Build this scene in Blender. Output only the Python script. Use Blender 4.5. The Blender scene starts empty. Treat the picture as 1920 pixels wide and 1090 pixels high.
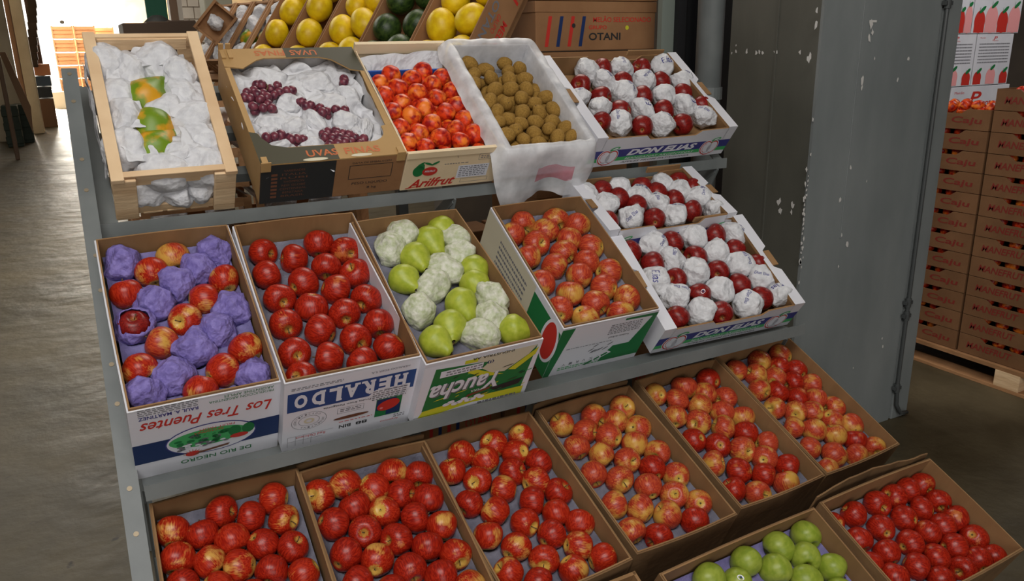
import bpy, bmesh, math, random
from math import sin, cos, pi, radians as R
from mathutils import Vector, Matrix, noise
from mathutils.bvhtree import BVHTree

# ---------------------------------------------------------------- camera, world, light, exposure
sc = bpy.context.scene
COL = sc.collection
EYE = 1.65
FPX = 1505.77
YAW, PITCH, ROLL = R(28.573), R(16.938), R(1.042)
_f = Vector((sin(YAW)*cos(PITCH), cos(YAW)*cos(PITCH), -sin(PITCH)))
_r = Vector((cos(YAW), -sin(YAW), 0)); _d = _f.cross(_r)
RX = _r*cos(ROLL) + _d*sin(ROLL); DX = _d*cos(ROLL) - _r*sin(ROLL); FX = _f
cam = bpy.data.cameras.new('camera'); co = bpy.data.objects.new('camera', cam); COL.objects.link(co)
cam.sensor_width = 36; cam.lens = FPX/1920*36; cam.clip_start = .02; cam.clip_end = 300
co.matrix_world = Matrix(((RX.x, -DX.x, -FX.x, 0), (RX.y, -DX.y, -FX.y, 0), (RX.z, -DX.z, -FX.z, EYE), (0, 0, 0, 1)))
sc.camera = co
sc.view_settings.view_transform = 'Standard'; sc.view_settings.look = 'None'
sc.view_settings.gamma = 1; sc.view_settings.use_curve_mapping = False
sc.view_settings.exposure = 0.24
w = bpy.data.worlds.new('sky'); sc.world = w; w.use_nodes = True
w.node_tree.nodes['Background'].inputs[0].default_value = (1, .98, .95, 1)
w.node_tree.nodes['Background'].inputs[1].default_value = 1.6

def area(name, loc, target, sx, sy, power, col=(1, 1, 1)):
    l = bpy.data.lights.new(name, 'AREA'); l.shape = 'RECTANGLE'; l.size = sx; l.size_y = sy
    l.energy = power; l.color = col
    o = bpy.data.objects.new(name, l); COL.objects.link(o); o.location = loc
    o.rotation_euler = (Vector(target)-Vector(loc)).to_track_quat('-Z', 'Y').to_euler()
area('roof_skylight', (-0.3, -.3, 4.3), (.9, 2.4, .9), 2.6, 2.6, 150, (1, .97, .93))
area('added_front_fill', (-.6, -4.2, 1.9), (1.0, 1.8, .8), 4.0, 3.0, 75, (1, .98, .95))  # added fill behind the camera to lift the box fronts, no doorway there
area('roof_skylight_aisle', (-1.0, 8, 4.3), (-.6, 8, 0), 2.5, 12, 330, (1, .95, .86))
area('far_doorway_daylight', (.4, 33.5, 1.6), (.2, 10, .6), 3.4, 3.2, 5200, (1, .93, .8))
area('roof_skylight_back', (2.6, 4.6, 4.3), (2.2, 4.4, .8), 2.5, 2.0, 75, (1, .92, .82))
area('roof_skylight_right', (5.0, .2, 4.3), (3.9, 2.1, .8), 1.6, 1.6, 3, (1, .95, .88))
area('added_carton_fill', (6.2, 2.2, 3.6), (6.4, 4.1, 1.7), .8, .8, 32, (1, .97, .95))  # added fill that brightens the white papaya cartons, no known lamp

def at(px, py, y):
    v = RX*((px-960)/FPX) + DX*((py-545)/FPX) + FX
    v = v*(y/v.y); return Vector((v.x, v.y, v.z+EYE))
def atx(px, py, x):
    v = RX*((px-960)/FPX) + DX*((py-545)/FPX) + FX
    v = v*(x/v.x); return Vector((v.x, v.y, v.z+EYE))

# ---------------------------------------------------------------- materials
def newmat(name):
    m = bpy.data.materials.new(name); m.use_nodes = True
    return m, m.node_tree, m.node_tree.nodes['Principled BSDF']
def N(nt, t, **k):
    n = nt.nodes.new(t)
    for a, b in k.items(): setattr(n, a, b)
    return n
def setv(b, **k):
    for a, v in k.items():
        a = a.replace('_', ' ')
        if a in b.inputs: b.inputs[a].default_value = v
def flat(name, col, rough=.6, metal=0, spec=.5, **k):
    m, nt, b = newmat(name); c = tuple(col)+(1,)
    setv(b, Base_Color=c, Roughness=rough, Metallic=metal, Specular_IOR_Level=spec); setv(b, **k); m.diffuse_color = c
    return m
def mottled(name, c1, c2, scale=8, rough=.7, bump=.1, stretch=(1, 1, 1), bscale=None, detail=4, spec=.4, metal=0, lo=.35, hi=.65):
    m, nt, b = newmat(name)
    tc = N(nt, 'ShaderNodeTexCoord'); mp = N(nt, 'ShaderNodeMapping'); mp.inputs['Scale'].default_value = stretch
    oi = N(nt, 'ShaderNodeObjectInfo'); va = N(nt, 'ShaderNodeVectorMath', operation='ADD'); sm = N(nt, 'ShaderNodeMath', operation='MULTIPLY'); sm.inputs[1].default_value = 37
    nt.links.new(oi.outputs['Random'], sm.inputs[0]); nt.links.new(tc.outputs['Object'], va.inputs[0]); nt.links.new(sm.outputs[0], va.inputs[1])
    nt.links.new(va.outputs[0], mp.inputs[0])
    n = N(nt, 'ShaderNodeTexNoise'); n.inputs['Scale'].default_value = scale; n.inputs['Detail'].default_value = detail
    nt.links.new(mp.outputs[0], n.inputs['Vector'])
    cr = N(nt, 'ShaderNodeValToRGB'); cr.color_ramp.elements[0].position = lo; cr.color_ramp.elements[1].position = hi
    cr.color_ramp.elements[0].color = tuple(c1)+(1,); cr.color_ramp.elements[1].color = tuple(c2)+(1,)
    nt.links.new(n.outputs[0], cr.inputs[0]); nt.links.new(cr.outputs[0], b.inputs['Base Color'])
    setv(b, Roughness=rough, Specular_IOR_Level=spec, Metallic=metal)
    if bump:
        n2 = N(nt, 'ShaderNodeTexNoise'); n2.inputs['Scale'].default_value = bscale or scale*4; n2.inputs['Detail'].default_value = 5
        nt.links.new(mp.outputs[0], n2.inputs['Vector'])
        bp = N(nt, 'ShaderNodeBump'); bp.inputs['Strength'].default_value = bump; bp.inputs['Distance'].default_value = .01
        nt.links.new(n2.outputs[0], bp.inputs['Height']); nt.links.new(bp.outputs[0], b.inputs['Normal'])
    m.diffuse_color = tuple(c1)+(1,)
    return m

def fruit_mat(name, deep, light, pole, pole_amt, blush, blush_lo, blush_hi, rough=.3, streak=6, mix_lo=.4, mix_hi=.62):
    """apple skin in object space: streaks along the core axis, a pale cup at both ends and a pale cheek"""
    m, nt, b = newmat(name); L = nt.links.new
    tc = N(nt, 'ShaderNodeTexCoord'); oi = N(nt, 'ShaderNodeObjectInfo')
    sm = N(nt, 'ShaderNodeMath', operation='MULTIPLY'); sm.inputs[1].default_value = 61; L(oi.outputs['Random'], sm.inputs[0])
    va = N(nt, 'ShaderNodeVectorMath', operation='ADD'); L(tc.outputs['Object'], va.inputs[0]); L(sm.outputs[0], va.inputs[1])
    mp = N(nt, 'ShaderNodeMapping'); mp.inputs['Scale'].default_value = (streak, streak, .9); L(va.outputs[0], mp.inputs[0])
    n1 = N(nt, 'ShaderNodeTexNoise'); n1.inputs['Scale'].default_value = 2.2; n1.inputs['Detail'].default_value = 5; L(mp.outputs[0], n1.inputs['Vector'])
    r1 = N(nt, 'ShaderNodeMapRange'); r1.inputs[1].default_value = mix_lo; r1.inputs[2].default_value = mix_hi; L(n1.outputs[0], r1.inputs[0])
    mx1 = N(nt, 'ShaderNodeMix', data_type='RGBA'); mx1.inputs[6].default_value = tuple(deep)+(1,); mx1.inputs[7].default_value = tuple(light)+(1,)
    L(r1.outputs[0], mx1.inputs[0])
    n2 = N(nt, 'ShaderNodeTexNoise'); n2.inputs['Scale'].default_value = .75; n2.inputs['Detail'].default_value = 3; L(va.outputs[0], n2.inputs['Vector'])
    ad = N(nt, 'ShaderNodeMath', operation='MULTIPLY_ADD'); ad.inputs[1].default_value = .25; L(n1.outputs[0], ad.inputs[0]); L(n2.outputs[0], ad.inputs[2])
    r2 = N(nt, 'ShaderNodeMapRange'); r2.inputs[1].default_value = blush_lo+.125; r2.inputs[2].default_value = blush_hi+.125; L(ad.outputs[0], r2.inputs[0])
    mx2 = N(nt, 'ShaderNodeMix', data_type='RGBA'); mx2.inputs[7].default_value = tuple(blush)+(1,); L(mx1.outputs[2], mx2.inputs[6]); L(r2.outputs[0], mx2.inputs[0])
    sx = N(nt, 'ShaderNodeSeparateXYZ'); L(tc.outputs['Object'], sx.inputs[0])
    xx = N(nt, 'ShaderNodeMath', operation='MULTIPLY'); L(sx.outputs[0], xx.inputs[0]); L(sx.outputs[0], xx.inputs[1])
    yy = N(nt, 'ShaderNodeMath', operation='MULTIPLY_ADD'); L(sx.outputs[1], yy.inputs[0]); L(sx.outputs[1], yy.inputs[1]); L(xx.outputs[0], yy.inputs[2])
    rr = N(nt, 'ShaderNodeMath', operation='SQRT'); L(yy.outputs[0], rr.inputs[0])
    a2 = N(nt, 'ShaderNodeMath', operation='MULTIPLY_ADD'); a2.inputs[1].default_value = .55; L(n1.outputs[0], a2.inputs[0]); L(rr.outputs[0], a2.inputs[2])
    r3 = N(nt, 'ShaderNodeMapRange'); r3.inputs[1].default_value = pole_amt+.22; r3.inputs[2].default_value = pole_amt-.12+.22; L(a2.outputs[0], r3.inputs[0])
    mx3 = N(nt, 'ShaderNodeMix', data_type='RGBA'); mx3.inputs[7].default_value = tuple(pole)+(1,); L(mx2.outputs[2], mx3.inputs[6]); L(r3.outputs[0], mx3.inputs[0])
    L(mx3.outputs[2], b.inputs['Base Color']); setv(b, Roughness=rough+.05, Specular_IOR_Level=.32)
    m.diffuse_color = tuple(deep)+(1,)
    return m

M = {}
M['red'] = fruit_mat('red_apple_skin', (.22, .007, .003), (.42, .024, .008), (.46, .24, .05), .35, (.46, .12, .03), .66, .74, .26)
M['dark'] = fruit_mat('dark_red_apple_skin', (.13, .006, .006), (.26, .014, .010), (.34, .14, .04), .28, (.34, .05, .02), .66, .78, .28)
M['redyel'] = fruit_mat('red_and_yellow_apple_skin', (.28, .009, .003), (.47, .034, .010), (.60, .36, .07), .50, (.60, .32, .07), .56, .70, .26)
M['gala'] = fruit_mat('orange_red_apple_skin', (.30, .018, .012), (.52, .080, .026), (.56, .36, .07), .40, (.56, .30, .055), .50, .66, .28, mix_lo=.36, mix_hi=.64)
M['green'] = fruit_mat('green_apple_skin', (.20, .27, .024), (.27, .33, .04), (.20, .27, .02), .30, (.33, .38, .06), .5, .8, .3, streak=1.5)
M['pear'] = mottled('green_pear_skin', (.29, .35, .022), (.39, .43, .045), 3, .4, .05, bscale=30)
M['nect'] = fruit_mat('nectarine_skin', (.30, .006, .006), (.72, .055, .010), (.62, .07, .012), .3, (.86, .22, .025), .52, .66, .32, streak=1.0, mix_lo=.38, mix_hi=.58)
M['kiwi'] = mottled('kiwi_skin', (.23, .125, .026), (.33, .19, .045), 5, .85, .18, bscale=55, spec=.15)
M['melon'] = mottled('yellow_melon_skin', (.74, .46, .004), (.88, .62, .01), 2.5, .4, .05, bscale=20)
M['wmelon'] = mottled('dark_green_melon_skin', (.012, .03, .006), (.05, .09, .015), 5, .4, .08, stretch=(1, 1, .4))
M['papaya'] = mottled('papaya_skin', (.15, .25, .01), (.62, .30, .012), 1.1, .4, .05, bscale=20, lo=.46, hi=.60)
M['grape'] = mottled('red_grape_skin', (.07, .016, .032), (.22, .05, .07), 1.3, .3, .0)
M['stem'] = flat('woody_stem', (.10, .055, .02), .8)
M['calyx'] = flat('dry_calyx', (.06, .045, .015), .9)
M['pulp'] = mottled('grey_blue_moulded_pulp', (.125, .125, .165), (.185, .185, .235), 25, .85, .3)
M['purplepulp'] = mottled('violet_moulded_pulp', (.14, .12, .28), (.21, .19, .40), 25, .85, .3)
def paper(name, c1, c2, vs=2.4, st=.6, rough=.65):
    m = mottled(name, c1, c2, 3, rough, .3, bscale=9); nt = m.node_tree
    bp = [n for n in nt.nodes if n.type == 'BUMP'][0]; nz = [n for n in nt.nodes if n.type == 'TEX_NOISE'][1]; mp = [n for n in nt.nodes if n.type == 'MAPPING'][0]
    wv = N(nt, 'ShaderNodeVectorMath', operation='MULTIPLY_ADD'); wv.inputs[1].default_value = (.25, .25, .25); nz.inputs['Scale'].default_value = 3
    nt.links.new(nz.outputs[1], wv.inputs[0]); nt.links.new(mp.outputs[0], wv.inputs[2])
    v = N(nt, 'ShaderNodeTexVoronoi', feature='F1'); v.inputs['Scale'].default_value = vs; nt.links.new(wv.outputs[0], v.inputs['Vector'])
    v2 = N(nt, 'ShaderNodeTexVoronoi', feature='F1'); v2.inputs['Scale'].default_value = vs*2.7; nt.links.new(wv.outputs[0], v2.inputs['Vector'])
    ad = N(nt, 'ShaderNodeMath', operation='MULTIPLY_ADD'); ad.inputs[1].default_value = .35; nt.links.new(v2.outputs['Distance'], ad.inputs[0]); nt.links.new(v.outputs['Distance'], ad.inputs[2])
    nt.links.new(ad.outputs[0], bp.inputs['Height']); bp.inputs['Strength'].default_value = st; bp.inputs['Distance'].default_value = .03
    return m
M['purple'] = paper('violet_tissue', (.15, .115, .36), (.23, .185, .48), 1.7, .35, .7)
M['white'] = paper('white_tissue', (.56, .56, .58), (.68, .68, .70), 1.6, .3)
M['pearwrap'] = paper('waxed_tissue', (.40, .44, .26), (.62, .61, .52), 1.6, .25, .5)
M['sheetw'] = paper('white_paper_sheet', (.58, .58, .61), (.70, .70, .72), 1.1, .38)
M['papersheet'] = paper('crumpled_white_paper', (.58, .58, .61), (.70, .70, .72), 20, .45)
M['cb'] = mottled('corrugated_cardboard', (.235, .128, .052), (.29, .16, .068), 14, .85, .12, stretch=(1, 1, .3), bscale=60)
M['cbdark'] = mottled('worn_cardboard', (.165, .090, .038), (.215, .120, .052), 14, .85, .12, bscale=60)
M['cbshade'] = mottled('shaded_brown_cardboard', (.15, .070, .028), (.20, .095, .040), 6, .8, .1, bscale=40)  # brown cardboard with the shade of the dim right side put into its colour
M['cbbrown'] = mottled('brown_cardboard', (.27, .13, .055), (.33, .165, .072), 6, .8, .1, bscale=40)
M['cbwhite'] = mottled('white_lined_cardboard', (.62, .62, .67), (.70, .70, .74), 5, .5, .03)
M['cbgrape'] = mottled('golden_cardboard', (.40, .24, .09), (.47, .29, .12), 5, .75, .06, bscale=40)
M['wood'] = mottled('rough_pine', (.62, .41, .23), (.78, .57, .35), 5, .75, .2, stretch=(1, 1, 6), bscale=20)
M['wood2'] = mottled('pale_poplar', (.74, .57, .36), (.82, .67, .45), 4, .65, .1, bscale=20)
M['woodold'] = mottled('old_crate_wood', (.28, .14, .06), (.42, .22, .10), 6, .8, .2, stretch=(1, 1, 4))
M['steel'] = mottled('grey_painted_steel', (.115, .128, .128), (.17, .183, .180), 7, .45, .08, spec=.5, lo=.3, hi=.7)
M['steeledge'] = flat('worn_bolt', (.30, .24, .16), .5, .5)
M['navy'] = flat('navy_ink', (.008, .028, .115), .5)
M['blue'] = flat('blue_ink', (.014, .062, .22), .5)
M['violetblue'] = flat('violet_blue_ink', (.045, .045, .22), .5)
M['rink'] = flat('red_ink', (.55, .03, .02), .5)
M['rdull'] = flat('dull_red_ink', (.20, .018, .010), .7)
M['oink'] = flat('orange_ink', (.50, .12, .03), .6)
M['gink'] = flat('green_ink', (.01, .17, .045), .5)
M['lgink'] = flat('leaf_green_ink', (.06, .40, .12), .5)
M['yink'] = flat('yellow_ink', (.62, .60, .03), .5)
M['kink'] = flat('black_ink', (.02, .02, .02), .6)
M['gyink'] = flat('grey_ink', (.17, .17, .19), .6)
M['wink'] = flat('white_ink', (.74, .74, .80), .5)
M['creamink'] = flat('cream_ink', (.62, .57, .42), .5)
M['tape'] = flat('brown_tape', (.16, .06, .03), .4)
M['pink'] = flat('pink_ink', (.75, .22, .24), .5)
M['dkgreencb'] = flat('dark_olive_print', (.050, .045, .022), .6)
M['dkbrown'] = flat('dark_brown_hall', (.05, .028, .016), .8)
M['tealblue'] = flat('bright_blue_tray_card', (.02, .10, .45), .5)

def plastic():
    m, nt, b = newmat('cloudy_plastic_film')
    setv(b, Base_Color=(.80, .80, .82, 1), Roughness=.35, Specular_IOR_Level=.5)
    tr = N(nt, 'ShaderNodeBsdfTransparent'); mx = N(nt, 'ShaderNodeMixShader'); out = nt.nodes['Material Output']
    n = N(nt, 'ShaderNodeTexNoise'); n.inputs['Scale'].default_value = 14; n.inputs['Detail'].default_value = 4
    tc = N(nt, 'ShaderNodeTexCoord'); nt.links.new(tc.outputs['Object'], n.inputs['Vector'])
    mr = N(nt, 'ShaderNodeMapRange'); mr.inputs[1].default_value = .3; mr.inputs[2].default_value = .7; mr.inputs[3].default_value = .42; mr.inputs[4].default_value = .86
    nt.links.new(n.outputs[0], mr.inputs[0]); nt.links.new(mr.outputs[0], mx.inputs[0])
    nt.links.new(tr.outputs[0], mx.inputs[1]); nt.links.new(b.outputs[0], mx.inputs[2]); nt.links.new(mx.outputs[0], out.inputs[0])
    return m
M['film'] = plastic()

def floor_mat():
    m, nt, b = newmat('worn_concrete'); L = nt.links.new
    tc = N(nt, 'ShaderNodeTexCoord')
    n = N(nt, 'ShaderNodeTexNoise'); n.inputs['Scale'].default_value = 1.3; n.inputs['Detail'].default_value = 9; n.inputs['Roughness'].default_value = .65; L(tc.outputs['Object'], n.inputs['Vector'])
    cr = N(nt, 'ShaderNodeValToRGB'); e = cr.color_ramp.elements; e[0].position = .34; e[1].position = .68
    e[0].color = (.038, .029, .013, 1); e[1].color = (.110, .086, .046, 1); L(n.outputs[0], cr.inputs[0])
    v = N(nt, 'ShaderNodeTexNoise'); v.inputs['Scale'].default_value = 11; v.inputs['Detail'].default_value = 3; L(tc.outputs['Object'], v.inputs['Vector'])
    r = N(nt, 'ShaderNodeMapRange'); r.inputs[1].default_value = .70; r.inputs[2].default_value = .76; L(v.outputs[0], r.inputs[0])
    mx = N(nt, 'ShaderNodeMix', data_type='RGBA'); mx.inputs[7].default_value = (.02, .015, .01, 1); L(cr.outputs[0], mx.inputs[6]); L(r.outputs[0], mx.inputs[0])
    L(mx.outputs[2], b.inputs['Base Color'])
    rr = N(nt, 'ShaderNodeMapRange'); rr.inputs[3].default_value = .38; rr.inputs[4].default_value = .72; L(n.outputs[0], rr.inputs[0]); L(rr.outputs[0], b.inputs['Roughness'])
    bp = N(nt, 'ShaderNodeBump'); bp.inputs['Strength'].default_value = .5; bp.inputs['Distance'].default_value = .03
    n3 = N(nt, 'ShaderNodeTexNoise'); n3.inputs['Scale'].default_value = 5; n3.inputs['Detail'].default_value = 8; L(tc.outputs['Object'], n3.inputs['Vector'])
    L(n3.outputs[0], bp.inputs['Height']); L(bp.outputs[0], b.inputs['Normal'])
    return m
M['floor'] = floor_mat()

def paint_mat(name, c1, c2, chip=.73, chipcol=(.55, .55, .55)):
    m, nt, b = newmat(name); L = nt.links.new
    tc = N(nt, 'ShaderNodeTexCoord')
    mp = N(nt, 'ShaderNodeMapping'); mp.inputs['Scale'].default_value = (1, 1, .35); L(tc.outputs['Object'], mp.inputs[0])
    n = N(nt, 'ShaderNodeTexNoise'); n.inputs['Scale'].default_value = 3.2; n.inputs['Detail'].default_value = 7; n.inputs['Roughness'].default_value = .6; L(mp.outputs[0], n.inputs['Vector'])
    cr = N(nt, 'ShaderNodeValToRGB'); e = cr.color_ramp.elements; e[0].position = .3; e[1].position = .7
    e[0].color = tuple(c1)+(1,); e[1].color = tuple(c2)+(1,); L(n.outputs[0], cr.inputs[0])
    v = N(nt, 'ShaderNodeTexNoise'); v.inputs['Scale'].default_value = 7.5; v.inputs['Detail'].default_value = 6; L(mp.outputs[0], v.inputs['Vector'])
    r = N(nt, 'ShaderNodeMapRange'); r.inputs[1].default_value = chip; r.inputs[2].default_value = chip+.015; L(v.outputs[0], r.inputs[0])
    mx = N(nt, 'ShaderNodeMix', data_type='RGBA'); mx.inputs[7].default_value = tuple(chipcol)+(1,); L(cr.outputs[0], mx.inputs[6]); L(r.outputs[0], mx.inputs[0])
    L(mx.outputs[2], b.inputs['Base Color']); setv(b, Roughness=.42)
    bp = N(nt, 'ShaderNodeBump'); bp.inputs['Strength'].default_value = .15; bp.inputs['Distance'].default_value = .02
    L(n.outputs[0], bp.inputs['Height']); L(bp.outputs[0], b.inputs['Normal'])
    return m
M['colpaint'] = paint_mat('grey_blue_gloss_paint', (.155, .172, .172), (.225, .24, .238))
M['colshade'] = paint_mat('shaded_column_paint', (.075, .075, .062), (.115, .112, .092), .76)  # column paint for the side face, its shade painted in as a darker tone
M['chip'] = flat('bare_plaster_chip', (.55, .53, .50), .9)

# ---------------------------------------------------------------- mesh helpers
class MB:
    def __init__(s): s.v = []; s.f = []; s.m = []
    def face(s, pts, mi=0):
        k = len(s.v); s.v += [tuple(p) for p in pts]; s.f.append(tuple(range(k, k+len(pts)))); s.m.append(mi)
    def box(s, a, b, mi=0, fr=None):
        x0, y0, z0 = a; x1, y1, z1 = b
        p = [(x0,y0,z0),(x1,y0,z0),(x1,y1,z0),(x0,y1,z0),(x0,y0,z1),(x1,y0,z1),(x1,y1,z1),(x0,y1,z1)]
        if fr is not None: p = [tuple(fr @ Vector(q)) for q in p]
        k = len(s.v); s.v += p
        for q in ((0,3,2,1),(4,5,6,7),(0,1,5,4),(1,2,6,5),(2,3,7,6),(3,0,4,7)): s.f.append(tuple(k+i for i in q)); s.m.append(mi)
    def bar(s, p, q, w, h, up=(0, 0, 1), mi=0):
        p = Vector(p); q = Vector(q); d = (q-p); l = d.length; d.normalize(); x = d.cross(Vector(up)).normalized(); u = x.cross(d)
        fr = Matrix(((x.x, d.x, u.x, p.x), (x.y, d.y, u.y, p.y), (x.z, d.z, u.z, p.z), (0, 0, 0, 1)))
        s.box((-w/2, 0, -h/2), (w/2, l, h/2), mi, fr)
    def tube(s, pts, r, n=10, mi=0, cap=True):
        pts = [Vector(p) for p in pts]; k0 = len(s.v)
        rs = r if isinstance(r, (list, tuple)) else [r]*len(pts)
        for i, p in enumerate(pts):
            d = (pts[min(i+1, len(pts)-1)]-pts[max(i-1, 0)]).normalized()
            a = d.cross(Vector((.31, .17, .93))).normalized(); b = d.cross(a)
            for j in range(n): s.v.append(tuple(p+(a*cos(2*pi*j/n)+b*sin(2*pi*j/n))*rs[i]))
        for i in range(len(pts)-1):
            for j in range(n):
                s.f.append((k0+i*n+j, k0+i*n+(j+1)%n, k0+(i+1)*n+(j+1)%n, k0+(i+1)*n+j)); s.m.append(mi)
        if cap:
            s.f.append(tuple(k0+j for j in range(n))[::-1]); s.m.append(mi)
            s.f.append(tuple(k0+(len(pts)-1)*n+j for j in range(n))); s.m.append(mi)
    def lathe(s, prof, n=24, mi=0, fn=None):
        k0 = len(s.v)
        for (r, z) in prof:
            for j in range(n):
                a = 2*pi*j/n; v = Vector((r*cos(a), r*sin(a), z))
                if fn: v = fn(v, a)
                s.v.append(tuple(v))
        for i in range(len(prof)-1):
            for j in range(n):
                s.f.append((k0+i*n+j, k0+i*n+(j+1)%n, k0+(i+1)*n+(j+1)%n, k0+(i+1)*n+j)); s.m.append(mi)
    def mesh(s, name, mats, smooth=False):
        me = bpy.data.meshes.new(name); me.from_pydata(s.v, [], s.f); me.update()
        for m in mats: me.materials.append(m)
        if len(mats) > 1: me.polygons.foreach_set('material_index', s.m)
        if smooth: me.polygons.foreach_set('use_smooth', [True]*len(me.polygons))
        return me
def link(name, me, parent=None, loc=None, rot=None):
    o = bpy.data.objects.new(name, me); COL.objects.link(o)
    if parent is not None: o.parent = parent
    if loc is not None: o.location = loc
    if rot is not None: o.rotation_euler = rot
    return o
def build(mb, name, mats, parent=None, smooth=False, bevel=0, **k):
    if not isinstance(mats, (list, tuple)): mats = [mats]
    o = link(name, mb.mesh(name, mats, smooth), parent, **k)
    if bevel:
        m = o.modifiers.new('bevel', 'BEVEL'); m.width = bevel; m.segments = 2; m.limit_method = 'ANGLE'
    return o
def tag(o, label, cat, group=None):
    o['label'] = label; o['category'] = cat
    if group: o['group'] = group
    return o
def empty(name, loc=(0, 0, 0), rot=(0, 0, 0)):
    o = bpy.data.objects.new(name, None); COL.objects.link(o); o.location = loc; o.rotation_euler = rot; o.empty_display_size = .05
    return o
def structure(o): o['kind'] = 'structure'; return o
def slab(mb, a, b, bow=0, axis='x', n=8, mi=0):
    """thin upright board along x (or y) whose middle bows outward a little at the top"""
    x0, y0, z0 = a; x1, y1, z1 = b; k = len(mb.v)
    for i in range(n+1):
        t = i/n; o = bow*sin(pi*t)
        if axis == 'x':
            x = x0+(x1-x0)*t; q = [(x, y0, z0), (x, y1, z0), (x, y1+o, z1), (x, y0+o, z1)]
        else:
            y = y0+(y1-y0)*t; q = [(x1, y, z0), (x0, y, z0), (x0+o, y, z1), (x1+o, y, z1)]
        mb.v += q
    for i in range(n):
        a4 = k+4*i; b4 = a4+4
        for p, q in ((0, 1), (1, 2), (2, 3), (3, 0)): mb.f.append((a4+p, a4+q, b4+q, b4+p)[::-1]); mb.m.append(mi)
    mb.f.append((k, k+1, k+2, k+3)); mb.m.append(mi); mb.f.append((k+4*n+3, k+4*n+2, k+4*n+1, k+4*n)); mb.m.append(mi)

# ---- printing on a panel: P is the matrix that maps (a, b, 0) on the panel to carton space
_fc = {}
def glyphs(s, bold=0, shear=0, space=1):
    k = (s, bold, shear, space)
    if k not in _fc:
        c = bpy.data.curves.new('t', 'FONT'); c.body = s; c.size = 1; c.offset = bold; c.shear = shear; c.space_character = space; c.resolution_u = 3
        o = bpy.data.objects.new('t', c); COL.objects.link(o)
        dg = bpy.context.evaluated_depsgraph_get(); me = bpy.data.meshes.new_from_object(o.evaluated_get(dg))
        _fc[k] = ([v.co.copy() for v in me.vertices], [tuple(p.vertices) for p in me.polygons])
        bpy.data.objects.remove(o); bpy.data.curves.remove(c); bpy.data.meshes.remove(me)
    return _fc[k]
class Print:
    """flat ink shapes on one panel, one mesh per colour"""
    def __init__(s, P): s.P = P; s.d = {}; s.z = 0
    def mb(s, ink): return s.d.setdefault(ink, MB())
    def pt(s, a, b, lay): return tuple(s.P @ Vector((a, b, .0004+.0003*lay)))
    def poly(s, ink, pts, lay=0): s.mb(ink).face([s.pt(a, b, lay) for a, b in pts])
    def rect(s, ink, a0, b0, a1, b1, lay=0): s.poly(ink, [(a0, b0), (a1, b0), (a1, b1), (a0, b1)], lay)
    def ell(s, ink, a, b, ra, rb, lay=0, rot=0, n=28, t0=0, t1=2*pi):
        s.poly(ink, [(a+ra*cos(t0+(t1-t0)*i/n)*cos(rot)-rb*sin(t0+(t1-t0)*i/n)*sin(rot), b+ra*cos(t0+(t1-t0)*i/n)*sin(rot)+rb*sin(t0+(t1-t0)*i/n)*cos(rot)) for i in range(n)], lay)
    def ring(s, ink, a, b, ra, rb, th, lay=0, rot=0, t0=0, t1=2*pi, n=28):
        f = lambda t, k: (a+(ra*k)*cos(t)*cos(rot)-(rb*k)*sin(t)*sin(rot), b+(ra*k)*cos(t)*sin(rot)+(rb*k)*sin(t)*cos(rot))
        for i in range(n):
            u = t0+(t1-t0)*i/n; v = t0+(t1-t0)*(i+1)/n; k = 1-th/min(ra, rb)
            s.poly(ink, [f(u, 1), f(v, 1), f(v, k), f(u, k)], lay)
    def line(s, ink, p, q, w, lay=0):
        d = Vector((q[0]-p[0], q[1]-p[1])).normalized(); n = Vector((-d.y, d.x))*w/2
        s.poly(ink, [(p[0]-n.x, p[1]-n.y), (q[0]-n.x, q[1]-n.y), (q[0]+n.x, q[1]+n.y), (p[0]+n.x, p[1]+n.y)], lay)
    def text(s, ink, t, a, b, w, h, lay=1, flip=False, rot=0, bold=.0, shear=0, space=1):
        vs, fs = glyphs(t, bold, shear, space)
        x0 = min(v.x for v in vs); x1 = max(v.x for v in vs); y0 = min(v.y for v in vs); y1 = max(v.y for v in vs)
        mb = s.mb(ink); k = len(mb.v); ro = rot+(pi if flip else 0)
        for v in vs:
            u = (v.x-(x0+x1)/2)/(x1-x0)*w; q = (v.y-(y0+y1)/2)/(y1-y0)*h
            mb.v.append(s.pt(a+u*cos(ro)-q*sin(ro), b+u*sin(ro)+q*cos(ro), lay))
        for f in fs: mb.f.append(tuple(k+i for i in f)); mb.m.append(0)
    def fine(s, ink, a0, b0, a1, b1, rows, seed=0, lay=1):
        """unreadably small lines of print"""
        rn = random.Random(seed); hh = (b1-b0)/rows
        for i in range(rows):
            a = a0
            while a < a1:
                l = rn.uniform(.004, .012); b = b0+i*hh; e = min(a+l, a1)
                s.rect(ink, a, b+hh*.25, e, b+hh*.68, lay); a = e+.003
    def done(s, parent, names={}):
        for ink, mb in s.d.items():
            o = build(mb, names.get(ink, 'printed_lettering'), M[ink], parent)

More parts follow.
